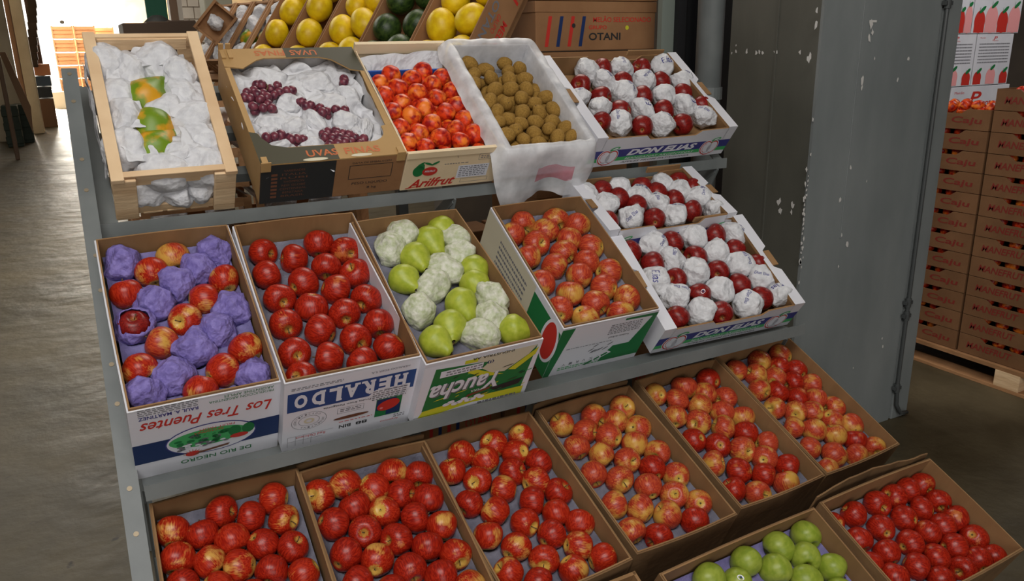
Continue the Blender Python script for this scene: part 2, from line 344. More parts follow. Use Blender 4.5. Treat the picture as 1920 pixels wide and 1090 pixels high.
# measured layout: carton frames (rim corner, yaw, tilt, width, length, depth) and fruit in carton space (u, v, z, radius, kind[, heading])
BOXES={
 'A1':((0.0839, 2.1617, 1.355),-0.0069,0.7236,0.2881,0.5213,0.1519),
 'A2':((0.4332, 2.1458, 1.362),0.0021,0.6038,0.4044,0.5123,0.1349),
 'A3':((0.8423, 2.1415, 1.3679),-0.0007,0.6173,0.3034,0.5036,0.1453),
 'A4':((1.1487, 2.1128, 1.3565),-0.0007,0.6568,0.3007,0.4964,0.1200),
 'A5':((1.4911, 2.1423, 1.3626),0.0338,0.6373,0.6185,0.4264,0.1291),
 'B1':((0.0215, 1.624, 0.9795),-0.0004,0.5374,0.3004,0.5082,0.2632),
 'B2':((0.3207, 1.5873, 0.9874),-0.0142,0.5122,0.3073,0.5161,0.2398),
 'B3':((0.6295, 1.5641, 0.9723),0.0259,0.4979,0.3136,0.5150,0.1872),
 'B4':((1.0571, 1.661, 0.9476),-0.0078,0.5626,0.3141,0.4789,0.2658),
 'B5':((1.3997, 1.669, 0.8734),-0.0493,0.6321,0.5306,0.3800,0.1150),
 'B6':((1.4004, 1.9455, 1.1106),-0.0077,0.4784,0.5145,0.2693,0.1200),
 'C1':((0.0231, 1.2452, 0.5136),-0.0248,0.4623,0.3152,0.4981,0.2000),
 'C2':((0.3427, 1.2352, 0.5094),-0.0109,0.4459,0.3164,0.4975,0.2000),
 'C3':((0.6674, 1.2478, 0.522),0.0332,0.4109,0.3216,0.4862,0.2000),
 'C4':((1.011, 1.2719, 0.5185),0.0214,0.4015,0.3183,0.4818,0.2000),
 'C5':((1.3596, 1.2963, 0.5141),0.0249,0.4229,0.3153,0.4785,0.2000),
 'C6':((1.6849, 1.3058, 0.5106),0.0479,0.4459,0.3270,0.4854,0.2000),
 'D2':((1.0104, 0.911, 0.383),0.0295,0.4865,0.5055,0.3074,0.2000),
 'D3':((1.5223, 0.915, 0.4107),0.0059,0.4321,0.4399,0.3060,0.2000),
 'D1':((0.485, 0.9719, 0.3522),0.0004,0.4864,0.5000,0.3105,0.2000),
}
ITEMS={
 'B2':[[0.0629,0.4672,-0.062,0.0352,"a"],[0.133,0.429,-0.062,0.0364,"a"],[0.2072,0.4723,-0.062,0.0365,"a"],[0.2666,0.4342,-0.062,0.0374,"a"],[0.0538,0.3861,-0.062,0.0356,"a"],[0.2031,0.3866,-0.062,0.0365,"a"],[0.2662,0.3451,-0.062,0.0377,"a"],[0.1313,0.3403,-0.062,0.0368,"a"],[0.2015,0.3015,-0.062,0.0372,"a"],[0.0641,0.3007,-0.062,0.0363,"a"],[0.267,0.2547,-0.062,0.0369,"a"],[0.1296,0.2563,-0.062,0.0371,"a"],[0.1992,0.219,-0.062,0.0368,"a"],[0.2674,0.169,-0.062,0.0365,"a"],[0.0573,0.2159,-0.062,0.0366,"a"],[0.1299,0.1771,-0.062,0.037,"a"],[0.1986,0.1323,-0.062,0.037,"a"],[0.0537,0.1244,-0.062,0.0354,"a"],[0.1252,0.0902,-0.062,0.0362,"a"],[0.2678,0.0882,-0.062,0.036,"a"],[0.1935,0.0604,-0.062,0.0342,"a"],[0.0524,0.0561,-0.062,0.0323,"a"]],
 'B4':[[0.1005,0.4378,-0.05,0.0378,"a"],[0.2133,0.4374,-0.05,0.0382,"a"],[0.045,0.3974,-0.05,0.0366,"a"],[0.1572,0.3956,-0.05,0.0384,"a"],[0.2721,0.3981,-0.05,0.0388,"a"],[0.1028,0.3504,-0.05,0.038,"a"],[0.2206,0.3506,-0.05,0.0373,"a"],[0.0535,0.3016,-0.05,0.0366,"a"],[0.1706,0.3017,-0.05,0.038,"a"],[0.2727,0.3041,-0.05,0.0381,"a"],[0.1155,0.2534,-0.05,0.038,"a"],[0.2268,0.2518,-0.05,0.0369,"a"],[0.173,0.2015,-0.05,0.0376,"a"],[0.2725,0.1988,-0.05,0.0383,"a"],[0.0474,0.2011,-0.05,0.0372,"a"],[0.1109,0.1439,-0.05,0.0378,"a"],[0.227,0.1443,-0.05,0.0382,"a"],[0.0528,0.0949,-0.05,0.0364,"a"],[0.1674,0.096,-0.05,0.0381,"a"],[0.2723,0.0897,-0.05,0.0385,"a"],[0.1118,0.0536,-0.05,0.0371,"a"],[0.222,0.0417,-0.05,0.0372,"a"]],
 'C1':[[0.2529,0.4611,-0.045,0.0333,"a"],[0.1387,0.4608,-0.045,0.0337,"a"],[0.197,0.4275,-0.045,0.0329,"a"],[0.2594,0.3999,-0.045,0.0334,"a"],[0.0372,0.4421,-0.045,0.0336,"a"],[0.0926,0.4171,-0.045,0.0326,"a"],[0.147,0.3873,-0.045,0.0344,"a"],[0.2047,0.3565,-0.045,0.033,"a"],[0.2621,0.3275,-0.045,0.033,"a"],[0.0378,0.3763,-0.045,0.0342,"a"],[0.0944,0.3509,-0.045,0.0329,"a"],[0.1505,0.3204,-0.045,0.033,"a"],[0.21,0.2894,-0.045,0.033,"a"],[0.2706,0.2606,-0.045,0.0325,"a"],[0.0386,0.3149,-0.045,0.0319,"a"],[0.0988,0.285,-0.045,0.032,"a"],[0.1618,0.2492,-0.045,0.032,"a"]],
 'C2':[[0.0393,0.4466,-0.045,0.0358,"a"],[0.1043,0.4581,-0.045,0.0359,"a"],[0.2192,0.4582,-0.045,0.0358,"a"],[0.2771,0.4302,-0.045,0.0358,"a"],[0.1067,0.3927,-0.045,0.0355,"a"],[0.1622,0.428,-0.045,0.0354,"a"],[0.2194,0.3935,-0.045,0.0348,"a"],[0.277,0.3634,-0.045,0.036,"a"],[0.0462,0.3664,-0.045,0.0356,"a"],[0.108,0.3236,-0.045,0.0356,"a"],[0.1639,0.359,-0.045,0.0358,"a"],[0.2265,0.3211,-0.045,0.035,"a"],[0.1683,0.2818,-0.045,0.0356,"a"],[0.2774,0.2801,-0.045,0.0355,"a"],[0.0491,0.2819,-0.045,0.0354,"a"],[0.1096,0.2468,-0.045,0.0352,"a"],[0.2252,0.2406,-0.045,0.0351,"a"],[0.2781,0.2032,-0.045,0.0348,"a"],[0.169,0.2035,-0.045,0.0357,"a"],[0.2277,0.1626,-0.045,0.0355,"a"],[0.0543,0.2102,-0.045,0.0345,"a"],[0.1139,0.1691,-0.045,0.0335,"a"],[0.2779,0.1207,-0.045,0.0349,"a"]],
 'C3':[[0.1074,0.4481,-0.05,0.0345,"a"],[0.2033,0.4485,-0.05,0.0341,"a"],[0.2835,0.4481,-0.05,0.0345,"a"],[0.06,0.4054,-0.05,0.0333,"a"],[0.1561,0.4068,-0.05,0.0344,"a"],[0.2439,0.4015,-0.05,0.0344,"a"],[0.2836,0.3542,-0.05,0.0343,"a"],[0.109,0.358,-0.05,0.034,"a"],[0.205,0.3522,-0.05,0.0344,"a"],[0.2466,0.3041,-0.05,0.0343,"a"],[0.0576,0.3033,-0.05,0.0339,"a"],[0.1569,0.3103,-0.05,0.0343,"a"],[0.207,0.2545,-0.05,0.0342,"a"],[0.2837,0.2535,-0.05,0.0342,"a"],[0.1072,0.2595,-0.05,0.0342,"a"],[0.1573,0.2057,-0.05,0.0341,"a"],[0.2471,0.2029,-0.05,0.0338,"a"],[0.2842,0.1528,-0.05,0.0337,"a"],[0.0575,0.2051,-0.05,0.0337,"a"],[0.1048,0.1538,-0.05,0.0343,"a"],[0.2015,0.1522,-0.05,0.034,"a"],[0.2468,0.1024,-0.05,0.0343,"a"],[0.1517,0.1017,-0.05,0.0342,"a"],[0.2837,0.0508,-0.05,0.0342,"a"],[0.0567,0.1019,-0.05,0.0335,"a"],[0.2017,0.0524,-0.05,0.0342,"a"],[0.1078,0.0572,-0.05,0.0328,"a"]],
 'C4':[[0.2794,0.4429,-0.05,0.0354,"a"],[0.1774,0.4417,-0.05,0.0367,"a"],[0.0753,0.4449,-0.05,0.0333,"a"],[0.2302,0.4047,-0.05,0.0341,"a"],[0.2786,0.3635,-0.05,0.0363,"a"],[0.1232,0.4034,-0.05,0.0349,"a"],[0.1802,0.3639,-0.05,0.0358,"a"],[0.2339,0.3146,-0.05,0.0358,"a"],[0.0708,0.3636,-0.05,0.0345,"a"],[0.2802,0.2694,-0.05,0.0345,"a"],[0.1217,0.3167,-0.05,0.0349,"a"],[0.1796,0.2762,-0.05,0.0341,"a"],[0.0639,0.2686,-0.05,0.0345,"a"],[0.2318,0.2266,-0.05,0.0353,"a"],[0.1211,0.2289,-0.05,0.0357,"a"],[0.2798,0.183,-0.05,0.0349,"a"],[0.1836,0.1807,-0.05,0.0345,"a"],[0.2351,0.1343,-0.05,0.0352,"a"],[0.2806,0.0892,-0.05,0.0341,"a"],[0.0593,0.1645,-0.05,0.034,"a"],[0.1199,0.1296,-0.05,0.0348,"a"],[0.1779,0.0883,-0.05,0.0356,"a"],[0.234,0.0448,-0.05,0.0352,"a"],[0.0573,0.0852,-0.05,0.0336,"a"],[0.1143,0.0411,-0.05,0.0351,"a"]],
 'C5':[[0.2756,0.4388,-0.05,0.0363,"a"],[0.1769,0.4384,-0.05,0.0367,"a"],[0.0705,0.4423,-0.05,0.0325,"a"],[0.2274,0.3982,-0.05,0.035,"a"],[0.1211,0.4023,-0.05,0.0354,"a"],[0.2764,0.3591,-0.05,0.0354,"a"],[0.175,0.3593,-0.05,0.0363,"a"],[0.2269,0.3182,-0.05,0.0355,"a"],[0.0729,0.3487,-0.05,0.0326,"a"],[0.1298,0.3088,-0.05,0.0359,"a"],[0.2767,0.2785,-0.05,0.0351,"a"],[0.1896,0.2651,-0.05,0.0347,"a"],[0.0704,0.2578,-0.05,0.0338,"a"],[0.2414,0.2248,-0.05,0.0355,"a"],[0.2782,0.1743,-0.05,0.0334,"a"],[0.1268,0.2174,-0.05,0.0354,"a"],[0.1868,0.1814,-0.05,0.0359,"a"],[0.0681,0.1703,-0.05,0.0335,"a"],[0.2311,0.1326,-0.05,0.0355,"a"],[0.1257,0.123,-0.05,0.0362,"a"],[0.2763,0.0859,-0.05,0.0355,"a"],[0.1839,0.0876,-0.05,0.0347,"a"],[0.063,0.0772,-0.05,0.0342,"a"],[0.2289,0.0412,-0.05,0.035,"a"],[0.1202,0.0428,-0.05,0.0346,"a"]],
 'C6':[[0.2869,0.4452,-0.05,0.0367,"a"],[0.1885,0.4461,-0.05,0.0358,"a"],[0.288,0.3717,-0.05,0.0355,"a"],[0.2376,0.4061,-0.05,0.0345,"a"],[0.0807,0.4402,-0.05,0.0322,"a"],[0.1307,0.4025,-0.05,0.0353,"a"],[0.1858,0.3717,-0.05,0.0336,"a"],[0.2357,0.3364,-0.05,0.0351,"a"],[0.2879,0.3056,-0.05,0.0357,"a"],[0.0927,0.348,-0.05,0.0332,"a"],[0.149,0.3206,-0.05,0.0342,"a"],[0.2002,0.2831,-0.05,0.0342,"a"],[0.2552,0.2539,-0.05,0.0339,"a"],[0.289,0.2042,-0.05,0.0344,"a"],[0.0889,0.2714,-0.05,0.0329,"a"],[0.1434,0.2365,-0.05,0.0343,"a"],[0.2038,0.2188,-0.05,0.0335,"a"],[0.2395,0.1688,-0.05,0.034,"a"],[0.2877,0.1298,-0.05,0.0359,"a"],[0.0896,0.19,-0.05,0.0318,"a"],[0.1443,0.1586,-0.05,0.0357,"a"],[0.198,0.1203,-0.05,0.0353,"a"],[0.2479,0.0815,-0.05,0.0337,"a"],[0.29,0.039,-0.05,0.0334,"a"],[0.0796,0.1113,-0.05,0.0324,"a"],[0.1379,0.0663,-0.05,0.0361,"a"],[0.2048,0.037,-0.05,0.0333,"a"],[0.0725,0.0358,-0.05,0.032,"a"]],
 'D3':[[0.4032,0.2693,-0.06,0.033,"a"],[0.3443,0.2688,-0.06,0.0336,"a"],[0.2824,0.2682,-0.06,0.0342,"a"],[0.2151,0.2677,-0.06,0.0348,"a"],[0.4038,0.2123,-0.06,0.0323,"a"],[0.1214,0.2644,-0.06,0.0336,"a"],[0.3332,0.2093,-0.06,0.0321,"a"],[0.2554,0.2053,-0.06,0.0343,"a"],[0.3412,0.1494,-0.06,0.0333,"a"],[0.4013,0.1526,-0.06,0.0351,"a"],[0.1641,0.2058,-0.06,0.0335,"a"],[0.281,0.1489,-0.06,0.0325,"a"],[0.0741,0.2037,-0.06,0.0331,"a"],[0.2047,0.145,-0.06,0.0328,"a"],[0.4025,0.0908,-0.06,0.0338,"a"],[0.3176,0.0918,-0.06,0.034,"a"],[0.1205,0.1473,-0.06,0.033,"a"],[0.2444,0.0873,-0.06,0.0332,"a"],[0.406,0.0339,-0.06,0.0301,"a"],[0.0464,0.2649,-0.06,0.0277,"a"],[0.1648,0.0906,-0.06,0.0327,"a"],[0.3485,0.0375,-0.06,0.0339,"a"],[0.2849,0.0362,-0.06,0.0325,"a"],[0.0479,0.1395,-0.06,0.0317,"a"],[0.0866,0.0927,-0.06,0.0329,"a"],[0.1982,0.0362,-0.06,0.0325,"a"]],
 'D2':[[0.4653,0.2673,-0.05,0.0367,"a"],[0.373,0.2677,-0.05,0.0362,"a"],[0.2585,0.2677,-0.05,0.0362,"a"],[0.1431,0.2662,-0.05,0.0379,"a"],[0.4195,0.2205,-0.05,0.0359,"a"],[0.4657,0.1734,-0.05,0.0363,"a"],[0.3195,0.2261,-0.05,0.0367,"a"],[0.3767,0.1697,-0.05,0.0365,"a"],[0.2018,0.2308,-0.05,0.0349,"a"],[0.4392,0.1135,-0.05,0.0351,"a"]],
 'B1':[[0.1629,0.4675,-0.055,0.0372,"a"],[0.1084,0.4256,-0.055,0.0367,"a"],[0.0457,0.3677,-0.055,0.035,"a"],[0.261,0.368,-0.055,0.0359,"a"],[0.2034,0.3161,-0.055,0.0358,"a"],[0.1548,0.2614,-0.055,0.0364,"a"],[0.0954,0.204,-0.055,0.0355,"a"],[0.0413,0.1406,-0.055,0.036,"a"],[0.261,0.145,-0.055,0.0359,"a"],[0.2005,0.0965,-0.055,0.0365,"a"],[0.1485,0.0549,-0.055,0.0353,"a"],[0.0523,0.4664,-0.055,0.0416,"w"],[0.2577,0.4655,-0.055,0.0427,"w"],[0.2104,0.4157,-0.055,0.0422,"w"],[0.1543,0.3722,-0.055,0.0426,"w"],[0.0997,0.324,-0.055,0.0429,"w"],[0.0485,0.2656,-0.055,0.0422,"w"],[0.2571,0.2713,-0.055,0.0433,"w"],[0.2122,0.2141,-0.055,0.0418,"w"],[0.1558,0.1685,-0.055,0.0431,"w"],[0.1025,0.1066,-0.055,0.0424,"w"],[0.0406,0.0724,-0.055,0.0402,"w"],[0.2602,0.0644,-0.055,0.0397,"w"]],
 'B5':[[0.0634,0.3148,-0.035,0.0348,"a"],[0.2323,0.3293,-0.035,0.0353,"a"],[0.4053,0.3339,-0.035,0.0348,"a"],[0.1145,0.26,-0.035,0.0361,"a"],[0.2818,0.259,-0.035,0.0362,"a"],[0.4459,0.2639,-0.035,0.0337,"a"],[0.3275,0.1929,-0.035,0.0351,"a"],[0.1628,0.1871,-0.035,0.0347,"a"],[0.4934,0.1937,-0.035,0.0336,"a"],[0.375,0.1272,-0.035,0.0356,"a"],[0.2108,0.1205,-0.035,0.0346,"a"],[0.4213,0.0651,-0.035,0.0349,"a"],[0.2443,0.0447,-0.035,0.035,"a"],[0.0902,0.0576,-0.035,0.0332,"a"],[0.1515,0.3309,-0.035,0.0439,"w"],[0.3159,0.3333,-0.035,0.0445,"w"],[0.4766,0.3248,-0.035,0.043,"w"],[0.1865,0.2585,-0.035,0.0428,"w"],[0.3632,0.2624,-0.035,0.0443,"w"],[0.0867,0.1953,-0.035,0.0432,"w"],[0.2419,0.1971,-0.035,0.0442,"w"],[0.4155,0.197,-0.035,0.0442,"w"],[0.4597,0.1331,-0.035,0.0447,"w"],[0.49,0.0674,-0.035,0.0402,"w"],[0.1251,0.1263,-0.035,0.043,"w"],[0.2864,0.1195,-0.035,0.044,"w"],[0.1732,0.0587,-0.035,0.0441,"w"],[0.3501,0.0498,-0.035,0.0452,"w"]],
 'B6':[[0.121,0.232,-0.035,0.0336,"a"],[0.2834,0.2342,-0.035,0.0313,"a"],[0.154,0.1801,-0.035,0.0355,"a"],[0.3188,0.187,-0.035,0.0359,"a"],[0.4416,0.2319,-0.035,0.0338,"a"],[0.4766,0.1871,-0.035,0.0343,"a"],[0.1998,0.136,-0.035,0.034,"a"],[0.3574,0.1347,-0.035,0.0351,"a"],[0.0548,0.0808,-0.035,0.0321,"a"],[0.2221,0.0588,-0.035,0.035,"a"],[0.3864,0.0719,-0.035,0.0349,"a"],[0.1962,0.2289,-0.035,0.04,"w"],[0.3674,0.2296,-0.035,0.0392,"w"],[0.2454,0.1849,-0.035,0.0412,"w"],[0.4075,0.1789,-0.035,0.0404,"w"],[0.057,0.2222,-0.035,0.0407,"w"],[0.0906,0.1563,-0.035,0.0418,"w"],[0.2845,0.1293,-0.035,0.0397,"w"],[0.452,0.125,-0.035,0.043,"w"],[0.306,0.0627,-0.035,0.0421,"w"],[0.1428,0.0783,-0.035,0.0422,"w"],[0.4768,0.0631,-0.035,0.0359,"w"]],
 'A5':[[0.2595,0.3852,-0.035,0.0352,"a"],[0.4389,0.3805,-0.035,0.0356,"a"],[0.1199,0.3037,-0.035,0.0346,"a"],[0.3032,0.3064,-0.035,0.0351,"a"],[0.4782,0.2964,-0.035,0.0366,"a"],[0.1611,0.2335,-0.035,0.0365,"a"],[0.3447,0.2293,-0.035,0.036,"a"],[0.5355,0.2267,-0.035,0.0355,"a"],[0.2033,0.1578,-0.035,0.037,"a"],[0.3866,0.1459,-0.035,0.0359,"a"],[0.5806,0.1563,-0.035,0.0343,"a"],[0.2433,0.0714,-0.035,0.0363,"a"],[0.4267,0.0705,-0.035,0.0358,"a"],[0.0969,0.115,-0.035,0.0302,"a"],[0.1881,0.3815,-0.035,0.0452,"w"],[0.3425,0.3829,-0.035,0.0436,"w"],[0.54,0.3796,-0.035,0.0453,"w"],[0.2249,0.3168,-0.035,0.0419,"w"],[0.3963,0.3049,-0.035,0.0424,"w"],[0.5756,0.2864,-0.035,0.043,"w"],[0.2687,0.2454,-0.035,0.0439,"w"],[0.4358,0.2193,-0.035,0.0433,"w"],[0.0792,0.2415,-0.035,0.0354,"w"],[0.1218,0.1766,-0.035,0.0412,"w"],[0.2981,0.1567,-0.035,0.0427,"w"],[0.5019,0.1609,-0.035,0.0434,"w"],[0.1588,0.0955,-0.035,0.043,"w"],[0.3388,0.0788,-0.035,0.0425,"w"],[0.5442,0.0992,-0.035,0.0418,"w"]],
 'A3':[[0.0931,0.4004,-0.04,0.0299,"n"],[0.0413,0.3633,-0.04,0.0271,"n"],[0.2053,0.4122,-0.04,0.0296,"n"],[0.2603,0.3797,-0.04,0.0293,"n"],[0.0928,0.3348,-0.04,0.0297,"n"],[0.1523,0.374,-0.04,0.0293,"n"],[0.0373,0.3024,-0.04,0.0286,"n"],[0.2141,0.3472,-0.04,0.0288,"n"],[0.1465,0.3059,-0.04,0.0301,"n"],[0.2643,0.3093,-0.04,0.0288,"n"],[0.2025,0.2767,-0.04,0.0298,"n"],[0.078,0.2611,-0.04,0.0276,"n"],[0.1406,0.2289,-0.04,0.0299,"n"],[0.0359,0.2241,-0.04,0.0284,"n"],[0.2546,0.2364,-0.04,0.0289,"n"],[0.0895,0.201,-0.04,0.03,"n"],[0.2061,0.2072,-0.04,0.0287,"n"],[0.0354,0.151,-0.04,0.0276,"n"],[0.1404,0.1593,-0.04,0.0297,"n"],[0.2527,0.165,-0.04,0.03,"n"],[0.0828,0.118,-0.04,0.0294,"n"],[0.2082,0.1264,-0.04,0.0282,"n"],[0.0367,0.0848,-0.04,0.0283,"n"],[0.1429,0.0939,-0.04,0.0298,"n"],[0.2574,0.0978,-0.04,0.0298,"n"],[0.2005,0.075,-0.04,0.0271,"n"],[0.0826,0.0598,-0.04,0.0259,"n"]],
 'A4':[[0.0658,0.4493,-0.045,0.024,"k"],[0.058,0.3949,-0.045,0.0232,"k"],[0.1122,0.4165,-0.045,0.0241,"k"],[0.1965,0.4448,-0.045,0.0229,"k"],[0.2412,0.4153,-0.045,0.0233,"k"],[0.1141,0.3737,-0.045,0.0236,"k"],[0.0447,0.3477,-0.045,0.0228,"k"],[0.1916,0.4043,-0.045,0.0228,"k"],[0.1769,0.3636,-0.045,0.0254,"k"],[0.2347,0.3628,-0.045,0.0245,"k"],[0.1034,0.3162,-0.045,0.0245,"k"],[0.1596,0.3156,-0.045,0.0239,"k"],[0.2198,0.3118,-0.045,0.023,"k"],[0.0613,0.2613,-0.045,0.0236,"k"],[0.1123,0.2467,-0.045,0.0237,"k"],[0.181,0.2693,-0.045,0.0249,"k"],[0.2193,0.2416,-0.045,0.0216,"k"],[0.2733,0.2678,-0.045,0.0237,"k"],[0.2725,0.2065,-0.045,0.0246,"k"],[0.2144,0.1953,-0.045,0.0235,"k"],[0.1548,0.2028,-0.045,0.0247,"k"],[0.0644,0.2073,-0.045,0.0235,"k"],[0.0889,0.1744,-0.045,0.0219,"k"],[0.1806,0.155,-0.045,0.0227,"k"],[0.1233,0.1521,-0.045,0.0226,"k"],[0.2405,0.1511,-0.045,0.0241,"k"],[0.0517,0.1653,-0.045,0.0209,"k"],[0.0912,0.1222,-0.045,0.024,"k"],[0.0522,0.1057,-0.045,0.0233,"k"],[0.1518,0.1035,-0.045,0.0245,"k"],[0.2133,0.1188,-0.045,0.023,"k"],[0.2718,0.1164,-0.045,0.0228,"k"],[0.2249,0.077,-0.045,0.0249,"k"],[0.2754,0.0772,-0.045,0.0214,"k"],[0.102,0.079,-0.045,0.0208,"k"],[0.1478,0.063,-0.045,0.0209,"k"]],
 'B3':[[0.2589,0.4801,-0.045,0.0361,"p",-1.51],[0.2073,0.4419,-0.045,0.0391,"p",-1.59],[0.1407,0.3872,-0.045,0.038,"p",-1.33],[0.081,0.3167,-0.045,0.0361,"p",-1.55],[0.2777,0.3068,-0.045,0.0374,"p",-1.48],[0.2548,0.2529,-0.045,0.0365,"p",-1.42],[0.1884,0.1957,-0.045,0.0378,"p",-1.45],[0.1286,0.1317,-0.045,0.0372,"p",-1.72],[0.0716,0.093,-0.045,0.0357,"p",-1.13],[0.2787,0.0765,-0.045,0.0362,"p",-0.46],[0.1438,0.4783,-0.045,0.0383,"q",-1.55],[0.0892,0.4371,-0.045,0.0388,"q",-1.94],[0.2758,0.4252,-0.045,0.0398,"q",-1.49],[0.2619,0.3653,-0.045,0.0392,"q",-1.58],[0.2026,0.3257,-0.045,0.0378,"q",-1.06],[0.139,0.2729,-0.045,0.0382,"q",0.55],[0.0742,0.2015,-0.045,0.0376,"q",-1.73],[0.2768,0.1973,-0.045,0.0385,"q",-1.48],[0.2464,0.1348,-0.045,0.037,"q",-1.58],[0.1857,0.0837,-0.045,0.0374,"q",-0.85]],
 'A1':[[0.1217,0.3162,-0.05,0.0471,"y",0.86],[0.1226,0.2062,-0.05,0.0467,"y",-1.66],[0.1178,0.1359,-0.05,0.043,"y",0.91],[0.0408,0.4528,-0.05,0.0464,"z",-1.58],[0.1011,0.4169,-0.05,0.0491,"z",-1.65],[0.1715,0.4425,-0.05,0.053,"z",-1.67],[0.2215,0.3874,-0.05,0.0469,"z",-1.34],[0.0509,0.3237,-0.05,0.046,"z",-1.43],[0.2199,0.3166,-0.05,0.0479,"z",-1.03],[0.0567,0.2378,-0.05,0.048,"z",-1.52],[0.1642,0.2616,-0.05,0.0449,"z",0.54],[0.2247,0.2245,-0.05,0.051,"z",0.52],[0.0488,0.14,-0.05,0.0475,"z",-1.52],[0.234,0.1501,-0.05,0.0484,"z",-1.12],[0.1763,0.1052,-0.05,0.0455,"z",0.5],[0.1259,0.059,-0.05,0.0464,"z",-0.11],[0.2278,0.0597,-0.05,0.0468,"z",-0.11]],
}
GRAPES=[[[0.0431,0.3335,-0.022],[0.0641,0.3436,-0.022],[0.09,0.3631,-0.022],[0.1344,0.3587,-0.022],[0.0859,0.3266,-0.022],[0.1143,0.3168,-0.022],[0.0443,0.2688,-0.022],[0.0703,0.297,-0.022],[0.0883,0.2789,-0.022],[0.0701,0.2615,-0.022],[0.1569,0.3334,-0.022],[0.0448,0.3065,-0.022],[0.078,0.3686,-0.022],[0.1116,0.3444,-0.022],[0.1336,0.3272,-0.022],[0.0679,0.3202,-0.022],[0.0938,0.3106,-0.022],[0.1693,0.3341,-0.022],[0.0933,0.2573,-0.022],[0.032,0.3151,-0.022]],[[0.1875,0.2842,-0.022],[0.1933,0.2644,-0.022],[0.2051,0.2596,-0.022],[0.2293,0.2499,-0.022],[0.2437,0.2317,-0.022],[0.273,0.2385,-0.022],[0.2995,0.2347,-0.022],[0.23,0.2268,-0.022]],[[0.0483,0.1343,-0.022],[0.0716,0.1375,-0.022],[0.0883,0.1407,-0.022],[0.1088,0.1314,-0.022],[0.1284,0.1187,-0.022],[0.1451,0.1204,-0.022],[0.1118,0.1169,-0.022]],[[0.221,0.1378,-0.022],[0.2442,0.1428,-0.022],[0.2629,0.132,-0.022],[0.2766,0.121,-0.022],[0.2055,0.1176,-0.022],[0.2263,0.1154,-0.022],[0.2463,0.1096,-0.022],[0.264,0.1041,-0.022],[0.2101,0.0848,-0.022],[0.2338,0.0843,-0.022],[0.2545,0.0891,-0.022],[0.2725,0.0922,-0.022],[0.206,0.1357,-0.022],[0.2899,0.1086,-0.022],[0.2412,0.1247,-0.022],[0.2437,0.0774,-0.022]],[[0.2986,0.0821,-0.022],[0.3083,0.0665,-0.022],[0.3214,0.0687,-0.022],[0.3092,0.0919,-0.022]],[[0.0827,0.0577,-0.022],[0.0958,0.0561,-0.022],[0.1199,0.0532,-0.022],[0.1344,0.048,-0.022],[0.1516,0.0473,-0.022]],[[0.2259,0.0426,-0.022],[0.2481,0.0449,-0.022],[0.2683,0.0404,-0.022]],[[0.3425,0.3827,-0.022],[0.3375,0.3663,-0.022]]]
SHEETS=[[0.2563,0.3946,-0.03,0.076,0.062,0],[0.27,0.2844,-0.03,0.075,0.048,0.1],[0.3357,0.3237,-0.03,0.046,0.05,0.8],[0.1505,0.2975,-0.03,0.052,0.043,-0.3],[0.0816,0.2127,-0.03,0.059,0.051,0.1],[0.1371,0.1928,-0.03,0.056,0.051,-0.2],[0.2013,0.2091,-0.03,0.038,0.067,0.3],[0.29,0.2009,-0.03,0.059,0.057,0],[0.3321,0.1513,-0.03,0.032,0.072,-0.6],[0.0622,0.171,-0.03,0.04,0.029,0],[0.0775,0.1057,-0.03,0.067,0.031,0.1],[0.1642,0.103,-0.03,0.05,0.042,-0.1],[0.2045,0.063,-0.03,0.037,0.025,0],[0.3032,0.1317,-0.03,0.039,0.037,0]]
# ---------------------------------------------------------------- the setting
def wall(name, a, b, mat):
    mb = MB(); mb.box(a, b); return structure(build(mb, name, mat))
mb = MB(); mb.face([(-4, -6, 0), (9, -6, 0), (9, 34.5, 0), (-4, 34.5, 0)])
structure(build(mb, 'floor', M['floor']))
wall('ceiling', (-4, -6, 4.5), (9, 34.5, 4.6), flat('ceiling_boards', (.35, .33, .30), .8))
wallm = mottled('plaster_wall', (.52, .45, .34), (.62, .55, .43), 2, .8, .05)
darkm = mottled('dark_warehouse_wall', (.045, .035, .028), (.075, .058, .042), 2, .9, .05)
wall('wall_left', (-1.55, 9, 0), (-1.35, 34, 4.5), wallm)
wall('wall_left_front', (-4, -6, 0), (-3.8, 9, 4.5), darkm)
wall('wall_left_return', (-3.8, 8.8, 0), (-1.35, 9, 4.5), darkm)
wall('wall_behind', (-4, -6.2, 0), (9, -6, 4.5), mottled('warehouse_wall', (.30, .29, .27), (.38, .37, .34), 2, .8, .05))
wall('wall_far', (2.6, 34, 0), (9, 34.2, 4.5), wallm)
wall('wall_right', (7.6, -6, 0), (7.8, 34, 4.5), darkm)
wall('wall_back', (2.9, 6.6, 0), (7.6, 6.8, 4.5), darkm)
# sun-bleached yard and a raised loading platform beyond the far doorway
yard = flat('sunlit_yard', (.85, .80, .70), .9)
mb = MB(); mb.box((-14, 34.5, -.3), (16, 70, 0)); structure(build(mb, 'floor_yard', yard))
mb = MB(); mb.box((-6, 39, 0), (8, 48, .30)); structure(build(mb, 'trim_1', yard))

